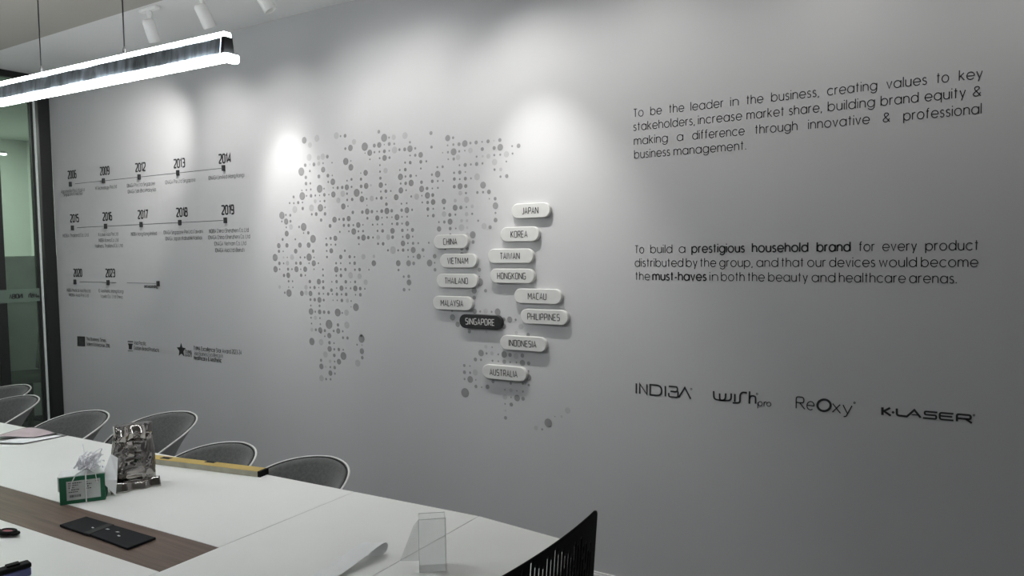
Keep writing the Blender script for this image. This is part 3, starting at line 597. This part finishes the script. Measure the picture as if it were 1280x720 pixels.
# ------------------------------------------------------------------ country plaques
PL = [('JAPAN',638.7,686.8,263.2,20.8,'rightmost of the top row'),('KOREA',625,672.8,292.8,21.5,''),('CHINA',541.5,584,302,17.6,''),('VIETNAM',549.5,595,326,26.3,''),('TAIWAN',609,665.7,320,25,''),
 ('THAILAND',545,596,351,29.3,''),('HONGKONG',612,667,345,36,''),('MACAU',642,701,370.5,23.5,''),('MALAYSIA',540.5,589.5,379,28.4,''),('SINGAPORE',573.5,626.5,402.3,36.5,''),
 ('PHILIPPINES',650,709,396.2,40.8,''),('INDONESIA',624.5,682,429.5,34.8,''),('AUSTRALIA',602,657,466.3,35,'')]
TH = .022
for nm, xl, xr, yc, tw, _ in PL:
    xm = (xl+xr)/2
    xa, _z = W(xl, yc, TH); xb, _z = W(xr, yc, TH); cx, cz = W(xm, yc, TH)
    hw = (xb-xa)/2; r = .0345
    blk = nm == 'SINGAPORE'
    root = empty('country_plaque', (cx, WALL, cz), '%s raised pill-shaped plaque reading %s on the dotted map' % ('black' if blk else 'off-white', nm), 'plaque', 'country plaques on the wall map')
    b = MB(); prof = [(cx+hw-r+r*math.cos(math.radians(a)), cz+r*math.sin(math.radians(a))) for a in range(-90, 91, 10)]+[(cx-hw+r+r*math.cos(math.radians(a)), cz+r*math.sin(math.radians(a))) for a in range(90, 271, 10)]
    n = len(prof); vs = [(x, WALL, z) for x, z in prof]+[(x, WALL-TH, z) for x, z in prof]
    b.add(vs, [tuple(range(n)), tuple(range(2*n-1, n-1, -1))]+[(i, n+i, n+(i+1) % n, (i+1) % n) for i in range(n)])
    obj('plaque_body', b, MT['plaqueblack' if blk else 'plaque'], root, bevel=.003, seg=3, smooth=40)
    (t0, _z), (t1, _z) = W(xm-tw/2, yc, TH), W(xm+tw/2, yc, TH)
    b = MB(); write(b, nm, t0+.002, t1-.002, cz-.0145, .029, .125, gap=.27, off=TH+.0008)
    o = obj('country_name', b, MT['plaque' if blk else 'ink'], root)
    if blk: o['label'] = 'white lettering'

# ------------------------------------------------------------------ meeting table (white panels with a walnut strip)
TZ = .75; TT = .028
def T(px, py): p = on_z(px, py, TZ); return (p.x, p.y)
SL = .0333
fary = lambda x: 1.855+(x+1.272)*SL
SX1, SX2 = -1.772, -1.270       # the two seams
SF, SN = T(256, 679.5), T(197, 713.6)
sfy = lambda x: SF[1]+(x-SF[0])*SL*.8
sny = lambda x: SN[1]+(x-SN[0])*SL*.8
neary = lambda x: .60+(x+1.272)*SL
XLFT = -5.05
g = .0012
tab = empty('meeting_table', (-3.2, 1.2, 0), 'long white meeting table with a walnut strip down its middle', 'table')
def panel(name, poly_, mats, parent):
    b = MB(); b.prism(poly_, TZ-TT, TZ, 0, 1 if isinstance(mats, list) else None); return obj(name, b, mats, parent, bevel=.0012, seg=2)
WE = [MT['white'], MT['edge']]
panel('far_panel', [(XLFT, sfy(XLFT)+g), (SX1-g, sfy(SX1)+g), (SX1-g, fary(SX1)), (XLFT, fary(XLFT))], WE, tab)
panel('near_panel', [(XLFT, neary(XLFT)), (SX1-g, neary(SX1)), (SX1-g, sny(SX1)-g), (XLFT, sny(XLFT)-g)], WE, tab)
b = MB(); b.prism([(XLFT, sny(XLFT)), (SX1-g, sny(SX1)), (SX1-g, sfy(SX1)), (XLFT, sfy(XLFT))], TZ-TT, TZ-.0005)
obj('walnut_strip', b, MT['wood'], tab)['label'] = 'walnut strip'
panel('end_panel', [(SX1+g, neary(SX1)), (SX2-g, neary(SX2)), (SX2-g, fary(SX2)), (SX1+g, fary(SX1))], WE, tab)
b = MB(); b.box((SX1-.05, neary(SX1)+.02, TZ-TT-.004), (SX1+.05, fary(SX1)-.02, TZ-TT)); b.box((XLFT+.2, 1.0, TZ-TT-.05), (SX2-.1, 1.06, TZ-TT)); b.box((XLFT+.2, 1.4, TZ-TT-.05), (SX2-.1, 1.46, TZ-TT))
obj('underframe', b, MT['steel'], tab)
for x in (XLFT+.3, -3.3, SX2-.25):
    for y in (neary(x)+.12, fary(x)-.32):
        b = MB(); b.box((x-.03, y-.03, 0), (x+.03, y+.03, TZ-TT-.004)); obj('leg', b, MT['steel'], tab, bevel=.004)
PC = T(701, 673.5)
ext = empty('end_table', (-1.1, 1.2, 0), 'short white tapered table pushed against the right end of the meeting table', 'table')
XR = -.868
panel('table_top', [(SX2+g, neary(SX2)), (XR, neary(SX2)+.05), (XR, PC[1]+(PC[1]-fary(SX2))/(PC[0]-SX2)*(XR-PC[0])), PC, (SX2+g, fary(SX2))], WE, ext)
b = MB(); b.box((SX2+.004, .8, TZ-TT-.004), (SX2+.04, 1.7, TZ-TT)); obj('seam_plate', b, MT['seam'], ext)
for x, y in ((SX2+.09, .75), (SX2+.09, 1.55), (XR-.06, .8), (XR-.06, 1.72)):
    b = MB(); b.box((x-.02, y-.02, 0), (x+.02, y+.02, TZ-TT)); obj('leg', b, MT['steel'], ext, bevel=.004)

# ------------------------------------------------------------------ grey tub chairs on the wall side
def tub_shape(a):      # rim: plan position and height for angle a (0 = back centre)
    t = abs(a)/math.radians(118)
    rx, ry = .235, .245
    z = .734-.018*t-.125*t**2.6
    return rx*math.sin(a), ry*math.cos(a)*(1.0 if a else 1), z
AMAX = math.radians(118)
def make_tub():
    root = empty('tub_chair', (0, 0, 0))
    def surf(inset):
        def fn(u, v):
            a = (u*2-1)*AMAX; x, y, z = tub_shape(a)
            k = 1-v; s = .42+.58*(v**1.6); zz = .44+(z-.44)*v
            r = 1-inset/.24
            return Vector((x*s*r, y*s*r, zz-(0.0 if inset == 0 else .003)))
        return fn
    b = MB(); b.grid(surf(0), 48, 14); obj('shell', b, MT['shellback'], root, local=True, smooth=0, solid=.006, offset=0)
    b = MB(); b.grid(surf(.012), 48, 14); obj('padding', b, MT['felt'], root, local=True, smooth=0, solid=.008, offset=0)
    rim = []; pip = []
    for i in range(61):
        a = (i/60*2-1)*AMAX; x, y, z = tub_shape(a); rim.append((x*1.005, y*1.005, z)); pip.append((x*.974, y*.974, z-.002))
    b = MB(); b.tube(rim, .0042, 10); obj('rim', b, MT['shell'], root, local=True, smooth=60)
    b = MB(); b.tube(pip, .0042, 8); obj('piping', b, MT['piping'], root, local=True, smooth=60)
    b = MB(); b.prism([(  .15*math.cos(2*PI*k/32), .02+.15*math.sin(2*PI*k/32)-.02) for k in range(32)], .40, .475); obj('seat_cushion', b, MT['felt'], root, local=True, bevel=.02, seg=3, smooth=50)
    for sx in (-1, 1):
        for sy_ in (-1, 1):
            b = MB(); b.tube([(sx*.12, sy_*.12, .405), (sx*.21, sy_*.20, 0)], [.014, .009], 10); obj('leg', b, MT['shell'], root, local=True, smooth=60)
    return root
def children(o): return [c for c in bpy.data.objects if c.parent == o]
def copy_tree(o, parent=None):
    c = o.copy(); COL.objects.link(c); c.parent = parent
    for ch in children(o): copy_tree(ch, c)
    return c
CH = [(-2.197, 1.905, 0, 'grey tub chair with white rim nearest the right end of the table'),
      (-2.705, 1.88, 0, 'grey tub chair with white rim directly behind the yellow spirit level'),
      (-3.497, 2.16, .0, 'grey tub chair with white rim directly behind the silver foil pouch'),
      (-3.94, 1.955, .0, 'grey tub chair with white rim behind the pinkish printed papers'),
      (-4.74, 2.0, .0, 'grey tub chair with white rim at far left, the nearer of two before the glass'),
      (-5.18, 2.165, .0, 'grey tub chair with white rim at far left, hardest against the glass partition')]
proto = make_tub()
for i, (x, y, rz, lab) in enumerate(CH):
    o = proto if i == 0 else copy_tree(proto)
    o.location = (x, y, 0); o.rotation_euler.z = rz
    tag(o, lab, 'chair', 'tub chairs along the wall side of the table')

# ------------------------------------------------------------------ black slotted chair at the right end
bc = empty('slotted_back_chair', (-.95, 1.39, 0), 'black plastic chair with slotted curved back at the right end of the table', 'chair')
CYC, CHW = 1.395, .27
def back_pt(y, z): return Vector((-.768-.25*(y-1.45)**2-(.92-z)*.08, y, z))
def ztop(y): return .92
NU, NV = 127, 44
def slot_skip(i, j):
    c = i-9
    if c < 0 or i > NU-10 or c % 4 > 1: return False
    k = c//4; y = CYC-CHW+2*CHW*i/NU
    top = 41-2.2*abs((y-1.34)/.12)**1.3+1.3*math.sin(k*.9)+(.8 if k % 2 else -.8)
    if j > top or j < 5: return False
    return (j+(k % 3)*4) % 16 > 1
def bfn(u, v):
    y = CYC-CHW+2*CHW*u
    e = min(u, 1-u)*2*CHW
    zt = ztop(y)-(.025-math.sqrt(max(0, .025**2-(.025-min(e, .025))**2)))*.6
    return back_pt(y, .56+(zt-.56)*v)
b = MB(); b.grid(bfn, NU, NV, skip=slot_skip)
obj('backrest', b, MT['blackplastic'], bc, smooth=50, solid=.0035, offset=0)
b = MB(); b.box((-1.22, 1.17, .435), (-.82, 1.62, .465)); obj('seat', b, MT['blackplastic'], bc, bevel=.014, seg=3)
for y in (CYC-.19, CYC+.19):
    b = MB(); p = back_pt(y, .52); b.tube([(-.89, y, .44), (-.84, y, .45), (p.x-.010, y, .54), (back_pt(y, .66).x-.012, y, .66)], .012, 10); obj('back_support', b, MT['black'], bc, smooth=60)
for x, y in ((-1.18, 1.21), (-1.18, 1.58), (-.88, 1.21), (-.88, 1.58)):
    b = MB(); b.tube([(x, y, .44), (x+(.03 if x > -1 else -.02), y, 0)], .012, 10); obj('leg', b, MT['black'], bc, smooth=60)

# ------------------------------------------------------------------ long pendant lamp
LX0, LX1 = -5.5, -1.53
lay = lambda x: 1.20+(x+1.53)*.042
LB = 2.031
lamp = empty('pendant_lamp', ((LX0+LX1)/2, lay((LX0+LX1)/2), LB), 'long white-lit linear lamp wrapped in plastic film hanging over the table', 'lamp')
def bar(name, prof, x0, x1, m, parent=lamp, **k):
    b = MB(); n = len(prof); vs = []
    for x in (x0, x1): vs += [(x, lay(x)+p[0], LB+p[1]) for p in prof]
    b.add(vs, [tuple(range(n))[::-1], tuple(n+i for i in range(n))]+[(i, (i+1) % n, n+(i+1) % n, n+i) for i in range(n)])
    return obj(name, b, m, parent, **k)
bar('upper_diffuser', [(-.012, .063), (.012, .063), (.010, .076), (-.010, .076)], LX0, LX1-.004, MT['glow'])
NSEG = 90
b = MB(); prof = [(-.0165, .022), (.0165, .022), (.012, .063), (-.012, .063)]; random.seed(3)
vs = []; fs = []
for i in range(NSEG+1):      # film wrap: slightly uneven skin
    x = LX0+(LX1-.012-LX0)*i/NSEG
    vs += [(x, lay(x)+p[0]+random.uniform(-.0012, .0012), LB+p[1]) for p in prof]
for i in range(NSEG): fs += [(i*4+k, i*4+(k+1) % 4, (i+1)*4+(k+1) % 4, (i+1)*4+k) for k in range(4)]
b.add(vs, fs); obj('wrapped_body', b, MT['lampbody'], lamp)
bar('end_cap', [(-.017, .020), (.017, .020), (.0125, .065), (-.0125, .065)], LX1-.012, LX1, MT['black'], bevel=.002)
bar('lower_diffuser', [(-.015, .010), (.015, .010), (.018, .013), (.018, .022), (-.018, .022), (-.018, .013)], LX0, LX1-.004, MT['glow'])
bar('diffuser_end', [(-.017, .002), (.017, .002), (.020, .006), (.020, .0225), (-.020, .0225), (-.020, .006)], LX1-.004, LX1+.012, MT['glow'], bevel=.003)
for x in (-2.329, -1.934, -3.3, -4.1, -4.9):
    p = Vector((x, lay(x), LB+.077)); b = MB(); b.tube([p, (p.x, p.y, CEIL-.004)], .0017, 8); c = obj('cable', b, MT['cable'], lamp)
    b = MB(); b.lathe([(.005, 0), (.005, .014), (.002, .022)], c=p, n=12); obj('gripper', b, MT['steel'], c)

# ------------------------------------------------------------------ track spotlights
for i, (fx, beams) in enumerate(SPOTS):
    ax, az = beams[0][:2]
    base_p = Vector((fx, 2.475, CEIL)); piv = base_p+Vector((0, 0, -.085))
    lab = ['white ceiling spotlight at left, above the wrapped lamp, its base fully in view', 'white tilted ceiling spotlight, second from left, above the right end of the wrapped lamp',
           'white ceiling spotlight cut off by the top edge, rightmost in view', 'added white ceiling spotlight out of view, over the middle of the dotted map', 'white ceiling spotlight out of view, over the right edge of the dotted map', 'added white ceiling spotlight out of view, before the left end of the paragraphs', 'added white ceiling spotlight out of view, over the middle of the paragraphs', 'added white ceiling spotlight out of view, beyond the right end of the paragraphs'][i]
    root = empty('ceiling_spotlight', base_p, lab, 'spotlight', 'spotlights along the ceiling edge')
    aim = (Vector((ax, WALL, az))-piv).normalized()
    b = MB(); b.box((fx-.075, 2.458, CEIL-.018), (fx+.075, 2.492, CEIL)); obj('base', b, MT['fixture'], root, bevel=.006, seg=3)
    b = MB(); b.lathe([(.012, 0), (.017, -.016), (.009, -.05), (.009, -.085)][::-1], c=base_p+Vector((0, 0, -.016)), n=16); obj('stem', b, MT['fixture'], root, smooth=50)
    c = piv+Vector((0, 0, -.012))-aim*.03
    b = MB(); b.lathe([(.012, -.006), (.026, -.004), (.0325, .006), (.0325, .112), (.030, .115), (.028, .115), (.027, .095)], c=c, axis=aim, n=28); br = obj('barrel', b, MT['fixture'], root, smooth=40)
    b = MB(); b.lathe([(.026, .094), (.026, .097)], c=c, axis=aim, n=24); obj('lens', b, MT['card'], br)
    for bx, bz, watts, cone in beams:
        l = bpy.data.lights.new('spot_beam', 'SPOT'); l.energy = watts; l.spot_size = math.radians(cone); l.spot_blend = 1; l.shadow_soft_size = .022; l.color = (1, .985, .96)
        lo = bpy.data.objects.new('spot_beam', l); COL.objects.link(lo); lo.parent = root
        p_ = c+aim*.122; d_ = Vector((bx, WALL, bz))-p_
        lo.location = p_-base_p; lo.rotation_euler = d_.to_track_quat('-Z', 'Y').to_euler()

# ------------------------------------------------------------------ things on the table
def frame(o, u):   # local frame at o with horizontal axis u
    u = Vector((u[0], u[1], 0)).normalized(); return Matrix.Translation(Vector(o)) @ Matrix((u, Vector((-u.y, u.x, 0)), Vector((0, 0, 1)))).transposed().to_4x4()
# green and white gift box
A, B_ = on_z(75, 632, TZ), on_z(132, 624.5, TZ)
F = frame(A, B_-A); bw = (B_-A).length; bh = .092; bd_ = .085
gift = empty('gift_box', A, 'green-fronted white box with a pale label and curled ribbon on top', 'box')
b = MB(); b.box((0, 0, 0), (bw, bd_, bh*.97), xf=F); obj('box_body', b, MT['green'], gift, bevel=.0015)
b = MB(); b.box((-.003, .004, bh*.97), (bw+.003, bd_+.004, bh), xf=F); b.box((-.006, .012, bh*.45), (-.0005, bd_+.004, bh), xf=F); obj('lid', b, MT['card'], gift, bevel=.001)
b = MB(); b.box((bw*.155, -.0015, bh*.14), (bw*.90, -.0002, bh*.83), xf=F); lb = obj('label_sticker', b, MT['label'], gift)
b = MB(); random.seed(5)
def lb_line(x0, x1, z, t): b.box((bw*x0, -.0022, bh*z), (bw*x1, -.0014, bh*z+t), xf=F)
for z, segs in ((.74, ((.2, .5), (.56, .62), (.8, .86))), (.66, ((.2, .42), (.56, .72))), (.58, ((.2, .33), (.58, .66))), (.50, ((.22, .44), (.58, .7))), (.42, ((.2, .40),))):
    for x0, x1 in segs:
        x = x0
        while x < x1: q = random.uniform(.015, .04); lb_line(x, min(x1, x+q), z, .0028); x += q+.012
x = .22
while x < .46: q = random.choice((.006, .010, .014)); b.box((bw*x, -.0022, bh*.24), (bw*(x+q), -.0014, bh*.33), xf=F); x += q+random.choice((.006, .01))
obj('label_print', b, MT['ink2'], lb)
bow = MB(); top_c = F @ Vector((bw*.60, .03, bh)); random.seed(11)
for k in range(30):
    a = random.uniform(0, 2*PI); l_ = random.uniform(.03, .062); h_ = random.uniform(.0, .05); tw = random.uniform(1.5, 5); pts = []
    rr = random.uniform(.006, .012)
    for j in range(26):
        s = j/25; e_ = rr*min(1, s*3)
        pts.append(top_c+Vector((math.cos(a)*l_*s+e_*math.cos(tw*s*4+k), math.sin(a)*l_*s+e_*math.sin(tw*s*4+k), .012+h_*math.sin(s*PI*.8)+e_*.9*math.sin(tw*s*4+1+k))))
    bow.tube(pts, .0015, 5)
bow.tube([top_c+Vector((-.03*s*1.3, .01*s, .02+.07*s-.01*math.sin(s*3))) for s in [q/10 for q in range(11)]], .0011, 5)
for k in range(14):   # tight loops
    a = random.uniform(0, 2*PI); c = top_c+Vector((math.cos(a)*.018, math.sin(a)*.018, .022+random.uniform(0, .026))); n1 = Vector((random.uniform(-1, 1), random.uniform(-1, 1), random.uniform(-.4, .4))).normalized()
    u = n1.cross(Vector((0, 0, 1))).normalized(); v = n1.cross(u); bow.tube([c+(u*math.cos(t*.45)+v*math.sin(t*.45))*.011 for t in range(14)], .0015, 5, closed=True)
obj('curled_ribbon', bow, MT['ribbon'], gift, smooth=60)
b = MB()
b.tube([top_c+Vector((0, 0, .02)), F @ Vector((bw*.585, -.002, bh*1.02)), F @ Vector((bw*.58, -.004, bh*.6)), F @ Vector((bw*.578, -.004, .001))], .0022, 6)
b.tube([top_c+Vector((0, 0, .02)), F @ Vector((bw*.36, .0, bh*1.03)), F @ Vector((bw*.28, -.004, bh*.8)), F @ Vector((bw*.24, -.004, bh*.5))], .0017, 6)
b.tube([top_c+Vector((0, 0, .01)), F @ Vector((bw*.80, .0, bh*1.02)), F @ Vector((bw*.83, -.004, bh*.7))], .0014, 6)
obj('ribbon_tail', b, MT['card'], gift, smooth=60)
# crinkled silver pouch
A, B_ = on_z(141, 618, TZ), on_z(194, 606, TZ)
PO = (A+B_)/2+Vector((-.93, .36, 0))*.040
F = frame(PO, Vector((.36, .93, 0))); pw = .150
def pouch(u, v):
    a = 2*PI*u; hgt = .222*v
    wx = pw/2*(1.0-.17*v+.03*math.sin(v*5)); dy = .040*(1-.55*v**1.5)
    c, s = math.cos(a), math.sin(a)
    x = wx*math.copysign(abs(c)**.42, c)+.014*v; y = dy*math.copysign(abs(s)**.75, s)+.012*v
    p = Vector((x, y, hgt))
    q = Vector((x*42, y*30+math.copysign(3, s), hgt*15))
    r1 = 1-abs(noise.noise(q))*2; r2 = 1-abs(noise.noise(q*2.1+Vector((7, 3, 1))))*2
    k = .25 if x > pw*.20 else 1.0          # the right side panel is smoother
    d = (.016*r1+.007*r2-.011)*k
    if v < .04: d *= .3
    crease = .011*math.exp(-((v-.80)/.03)**2)+.006*math.exp(-((v-.14)/.03)**2)+.010*math.exp(-((x-.004)/.008)**2)*(1 if .2 < v < .75 else 0)-.008*math.exp(-((x-pw*.22)/.006)**2)*(1 if .15 < v < .78 else 0)
    p.y += math.copysign(1, s)*(d-crease)*(.4+.6*abs(s)); p.x += math.copysign(1, c)*noise.noise(q+Vector((5, 1, 2)))*.005
    p.z += noise.noise(Vector((x*40, 0, 3)))*.004 if v > .95 else 0
    return F @ p
po = empty('foil_pouch', PO, 'crumpled shiny silver foil pouch standing beside the green box', 'pouch')
b = MB(); b.grid(pouch, 96, 60)
N1 = 97; b.add([b.v[60*N1+i] for i in range(96)], [tuple(range(96))]); b.add([b.v[i] for i in range(96)], [tuple(range(96))[::-1]])
obj('foil_body', b, MT['foil'], po, smooth=35)
b = MB(); b.grid(lambda u, v: F @ Vector((-pw*.40+pw*.60*u+.014, -.022-.008*math.sin(u*9)-.010*v-.012*math.sin(PI*v)+.005*noise.noise(Vector((u*9, v*5, 1))), .222-.050*v-.004*math.sin(u*7))), 24, 8)
obj('folded_top', b, MT['foil'], po, smooth=35, solid=.0015)
b = MB(); b.grid(lambda u, v: F @ Vector((-pw*.5+pw*1.05*u, -.040-.016*v+.004*math.sin(u*17), .030-.029*v+.004*math.sin(u*8)*(1-v))), 24, 5)
obj('bottom_gusset', b, MT['foil'], po, smooth=35, solid=.0015)
# white folded paper leaning on the pouch
p0, p1 = on_z(144.5, 620, TZ), on_z(131, 603, TZ)
dirc = Vector((-.85, .52, 0))
b = MB()
cx_ = Vector((p0.x, p0.y, TZ)); ws = Vector((.36, .93, 0))
tp = [cx_+Vector((0, 0, .002)), cx_-ws*.044+Vector((.014, -.006, .066)), cx_-ws*.006+Vector((-.022, .008, .142)), cx_+ws*.016+Vector((-.014, .004, .126)), cx_+ws*.006+Vector((.004, -.002, .055))]
b.add(tp, [(0, 1, 4), (1, 2, 4), (2, 3, 4)])
tag(obj('paper_slip', b, MT['paper'], solid=.0012), 'white folded paper slip standing between the green box and silver pouch', 'paper')
# spirit level
A, B_ = on_z(325.5, 597, TZ), on_z(193, 580.5, TZ)
F = frame(A, B_-A); LL = .62
lev = empty('spirit_level', A, 'yellow spirit level with black end cap lying along the far table edge', 'level')
LW, LH = .046, .021
b = MB(); b.box((.010, -LW, 0), (LL-.012, 0, LH), xf=F)
b.f = list(b.f)
lb_o = obj('body', b, MT['levelside'], lev, bevel=.0015)
b = MB()
VW = [(.245, .29, -.046, -.028), (.455, .50, -.034, -.012)]
b.box((.012, -LW+.001, LH-.0005), (LL-.014, -.001, LH+.0012), xf=F); obj('yellow_face', b, MT['yellow'], lev)
for x0, x1, y0, y1 in VW:
    b = MB(); b.box((x0, y0, LH+.0011), (x1, y1, LH+.0024), xf=F); v = obj('vial_window', b, MT['ink'], lev)
    b = MB(); m_ = (y0+y1)/2; b.tube([F @ Vector((x0+.006, m_, LH+.003)), F @ Vector((x1-.006, m_, LH+.003))], .002, 8); obj('vial', b, MT['piping'], v, smooth=60)
for x0 in (.0, LL-.013):
    b = MB(); b.box((x0, -LW-.001, 0), (x0+.013, .001, LH+.0016), xf=F); obj('end_cap', b, MT['blackplastic'], lev, bevel=.002)
# pinkish printed papers
def sheet(name, corners, sag, mats, label, group, border=True, z0=.0):
    q = [on_z(x, y, TZ) for x, y in corners]
    def fn(u, v):
        p = q[0]*(1-u)*(1-v)+q[1]*u*(1-v)+q[2]*u*v+q[3]*(1-u)*v; return Vector((p.x, p.y, TZ+z0+.002+sag(u, v)))
    b = MB(); n = 16; b.grid(fn, n, n)
    if border: b.mi = [1 if (i % n in (0, n-1) or i//n in (0, n-1)) else 0 for i in range(n*n)]
    o = obj(name, b, mats, smooth=60, solid=.0008, offset=1); return tag(o, label, 'paper', group)
PK = [MT['pink'], MT['ink2']]
sheet('printed_leaflet', [(-14, 551), (44, 549.5), (74, 544.5), (26, 539)], lambda u, v: .012*math.sin(PI*u)*v+.003*math.sin(5*u), PK, 'pinkish printed leaflet with dark border, topmost of the papers at left', 'papers at the left of the table', z0=.010)
sheet('printed_leaflet', [(-10, 555), (28, 556), (84, 545), (40, 543)], lambda u, v: .002+.004*math.sin(4*u)*v, [MT['paper'], MT['ink2']], 'white folded leaflet with dark edges, undermost of the papers at left', 'papers at the left of the table')
# black hinged wallet
cs = empty('card_case', on_z(130, 665, TZ), 'black flat two-part case with tiny silver marks lying on the walnut strip', 'case')
def slab(name, corners, th, m, lift=0):
    q = [on_z(x, y, TZ) for x, y in corners]; b = MB(); vs = []
    for zz in (0, th): vs += [Vector((p.x, p.y, TZ+zz+(lift if i in (0, 3) else 0))) for i, p in enumerate(q)]
    b.add(vs, [(3, 2, 1, 0), (4, 5, 6, 7)]+[(i, (i+1) % 4, 4+(i+1) % 4, 4+i) for i in range(4)])
    return obj(name, b, m, cs, bevel=.0015)
slab('left_cover', [(74.5, 658.5), (106, 669.5), (139, 657.5), (108, 648)], .007, MT['navy'])
slab('right_cover', [(110, 669.5), (159.5, 688), (195, 674.5), (141, 658.5)], .007, MT['navy'])
slab('hinge', [(104, 669), (112, 671), (143, 658.8), (136, 657)], .0085, MT['piping'])
for x, y, dx, dy in ((116, 659.4, 2.0, .8), (134.5, 661.3, 3.2, .7), (147, 664.8, 3.0, .6), (148.5, 669.6, 2.4, .9)):
    p = [on_z(x+a, y+c, TZ+.0075) for a, c in ((-dx, -dy*.2), (0, dy), (dx, dy*.4), (0, -dy))]; b = MB(); b.add([(q.x, q.y, TZ+.0074) for q in p], [(0, 1, 2, 3)]); obj('silver_mark', b, MT['silver'], cs)
# red and black looped tool at the left edge
p = on_z(4, 668, TZ); t = empty('looped_tool', p, 'black-rimmed red looped tool handle at the left edge of the table', 'tool')
ax = (on_z(30, 672, TZ)-on_z(4, 668, TZ)).normalized(); F = frame(p, ax)
b = MB(); b.tube([F @ Vector((.020+.024*math.cos(a*PI/12), .014*math.sin(a*PI/12), .010)) for a in range(24)], .0065, 8, closed=True); b.tube([F @ Vector((.048+.010*math.cos(a*PI/8), .009*math.sin(a*PI/8), .009)) for a in range(16)], .0045, 8, closed=True)
obj('loop_rim', b, MT['blackplastic'], t, smooth=60)
b = MB(); b.prism([(.018+.022*math.cos(a*PI/12), .012*math.sin(a*PI/12)) for a in range(24)], .004, .013); b.v = [F @ Vector(v) for v in b.v]; obj('red_insert', b, MT['red'], t)
b = MB(); b.box((-.14, -.009, .003), (.0, .009, .012), xf=F); obj('shaft', b, MT['blackplastic'], t, bevel=.003)
# blue case with black lid at the lower left corner
p = on_z(40, 719, TZ); F = frame(p, on_z(0, 731, TZ)-p)
t = empty('storage_case', p, 'blue plastic case with a black lid in the lower left corner', 'case')
sc_ = 1
b = MB(); b.box((0, -.030, 0), (.16, 0, .021), xf=F); obj('case_body', b, MT['blue'], t, bevel=.004, seg=3)
b = MB(); b.box((-.001, -.031, .021), (.161, .001, .034), xf=F); obj('lid', b, MT['blackplastic'], t, bevel=.004, seg=3)
b = MB(); b.box((.022, -.026, .034), (.052, -.006, .039), xf=F); obj('latch', b, MT['blackplastic'], t, bevel=.002)
# curled white paper
A, B_ = on_z(392, 722, TZ), on_z(426, 722, TZ)
far_ = on_z(424, 690, TZ); d1 = Vector((.08, 1, 0)).normalized(); w1 = (B_-A); w1.z = 0
prof = [(-.12, .002), (-.04, .003), (.02, .010), (.07, .019), (.12, .028), (.155, .034), (.172, .034), (.180, .028), (.181, .019), (.176, .010), (.166, .004), (.15, .003)]
b = MB(); nw = 6; vs = []
for s_, z_ in prof:
    for k in range(nw+1): q = A+d1*s_+w1*(k/nw)*(1-.15*max(0, s_)/.18); vs.append((q.x, q.y, TZ+z_))
b.add(vs, [(j*(nw+1)+i, j*(nw+1)+i+1, (j+1)*(nw+1)+i+1, (j+1)*(nw+1)+i) for j in range(len(prof)-1) for i in range(nw)])
tag(obj('curled_paper', b, MT['paper'], smooth=60, solid=.0008, subsurf=2), 'white paper strip with a curled-under end on the near part of the table', 'paper')
# clear plastic sleeve
A, B_ = on_z(524.5, 716, TZ), on_z(558, 713.5, TZ)
F = frame(A, B_-A); cw = (B_-A).length; hgt = .138; dp = .045
t = empty('clear_sleeve', A, 'clear plastic box sleeve standing near the right end of the table', 'sleeve')
for nm, a, c in (('front_wall', (0, 0, 0), (cw, .0008, hgt)), ('back_wall', (0, dp, 0), (cw, dp+.0008, hgt)), ('side_wall', (0, 0, 0), (.0008, dp, hgt)), ('side_wall', (cw-.0008, 0, 0), (cw, dp, hgt))):
    b = MB(); b.box(a, c, xf=F); obj(nm, b, MT['clear'], t)
b = MB(); b.add([F @ Vector(q) for q in ((0, dp*.2, hgt*.98), (-.012, dp*.2+.03, hgt*.80), (-.050, dp*.2+.05, .01), (0, dp*.2, hgt*.2))], [(0, 1, 2, 3)]); obj('open_flap', b, MT['clear'], t, solid=.0008)
b = MB()
for x in (0, cw):
    b.tube([F @ Vector((x, 0, 0)), F @ Vector((x, 0, hgt))], .0006, 5)
b.tube([F @ Vector((0, 0, hgt)), F @ Vector((cw, 0, hgt))], .0006, 5); b.tube([F @ Vector((0, dp, hgt)), F @ Vector((cw, dp, hgt))], .0006, 5)
obj('folded_edge', b, MT['label'], t)
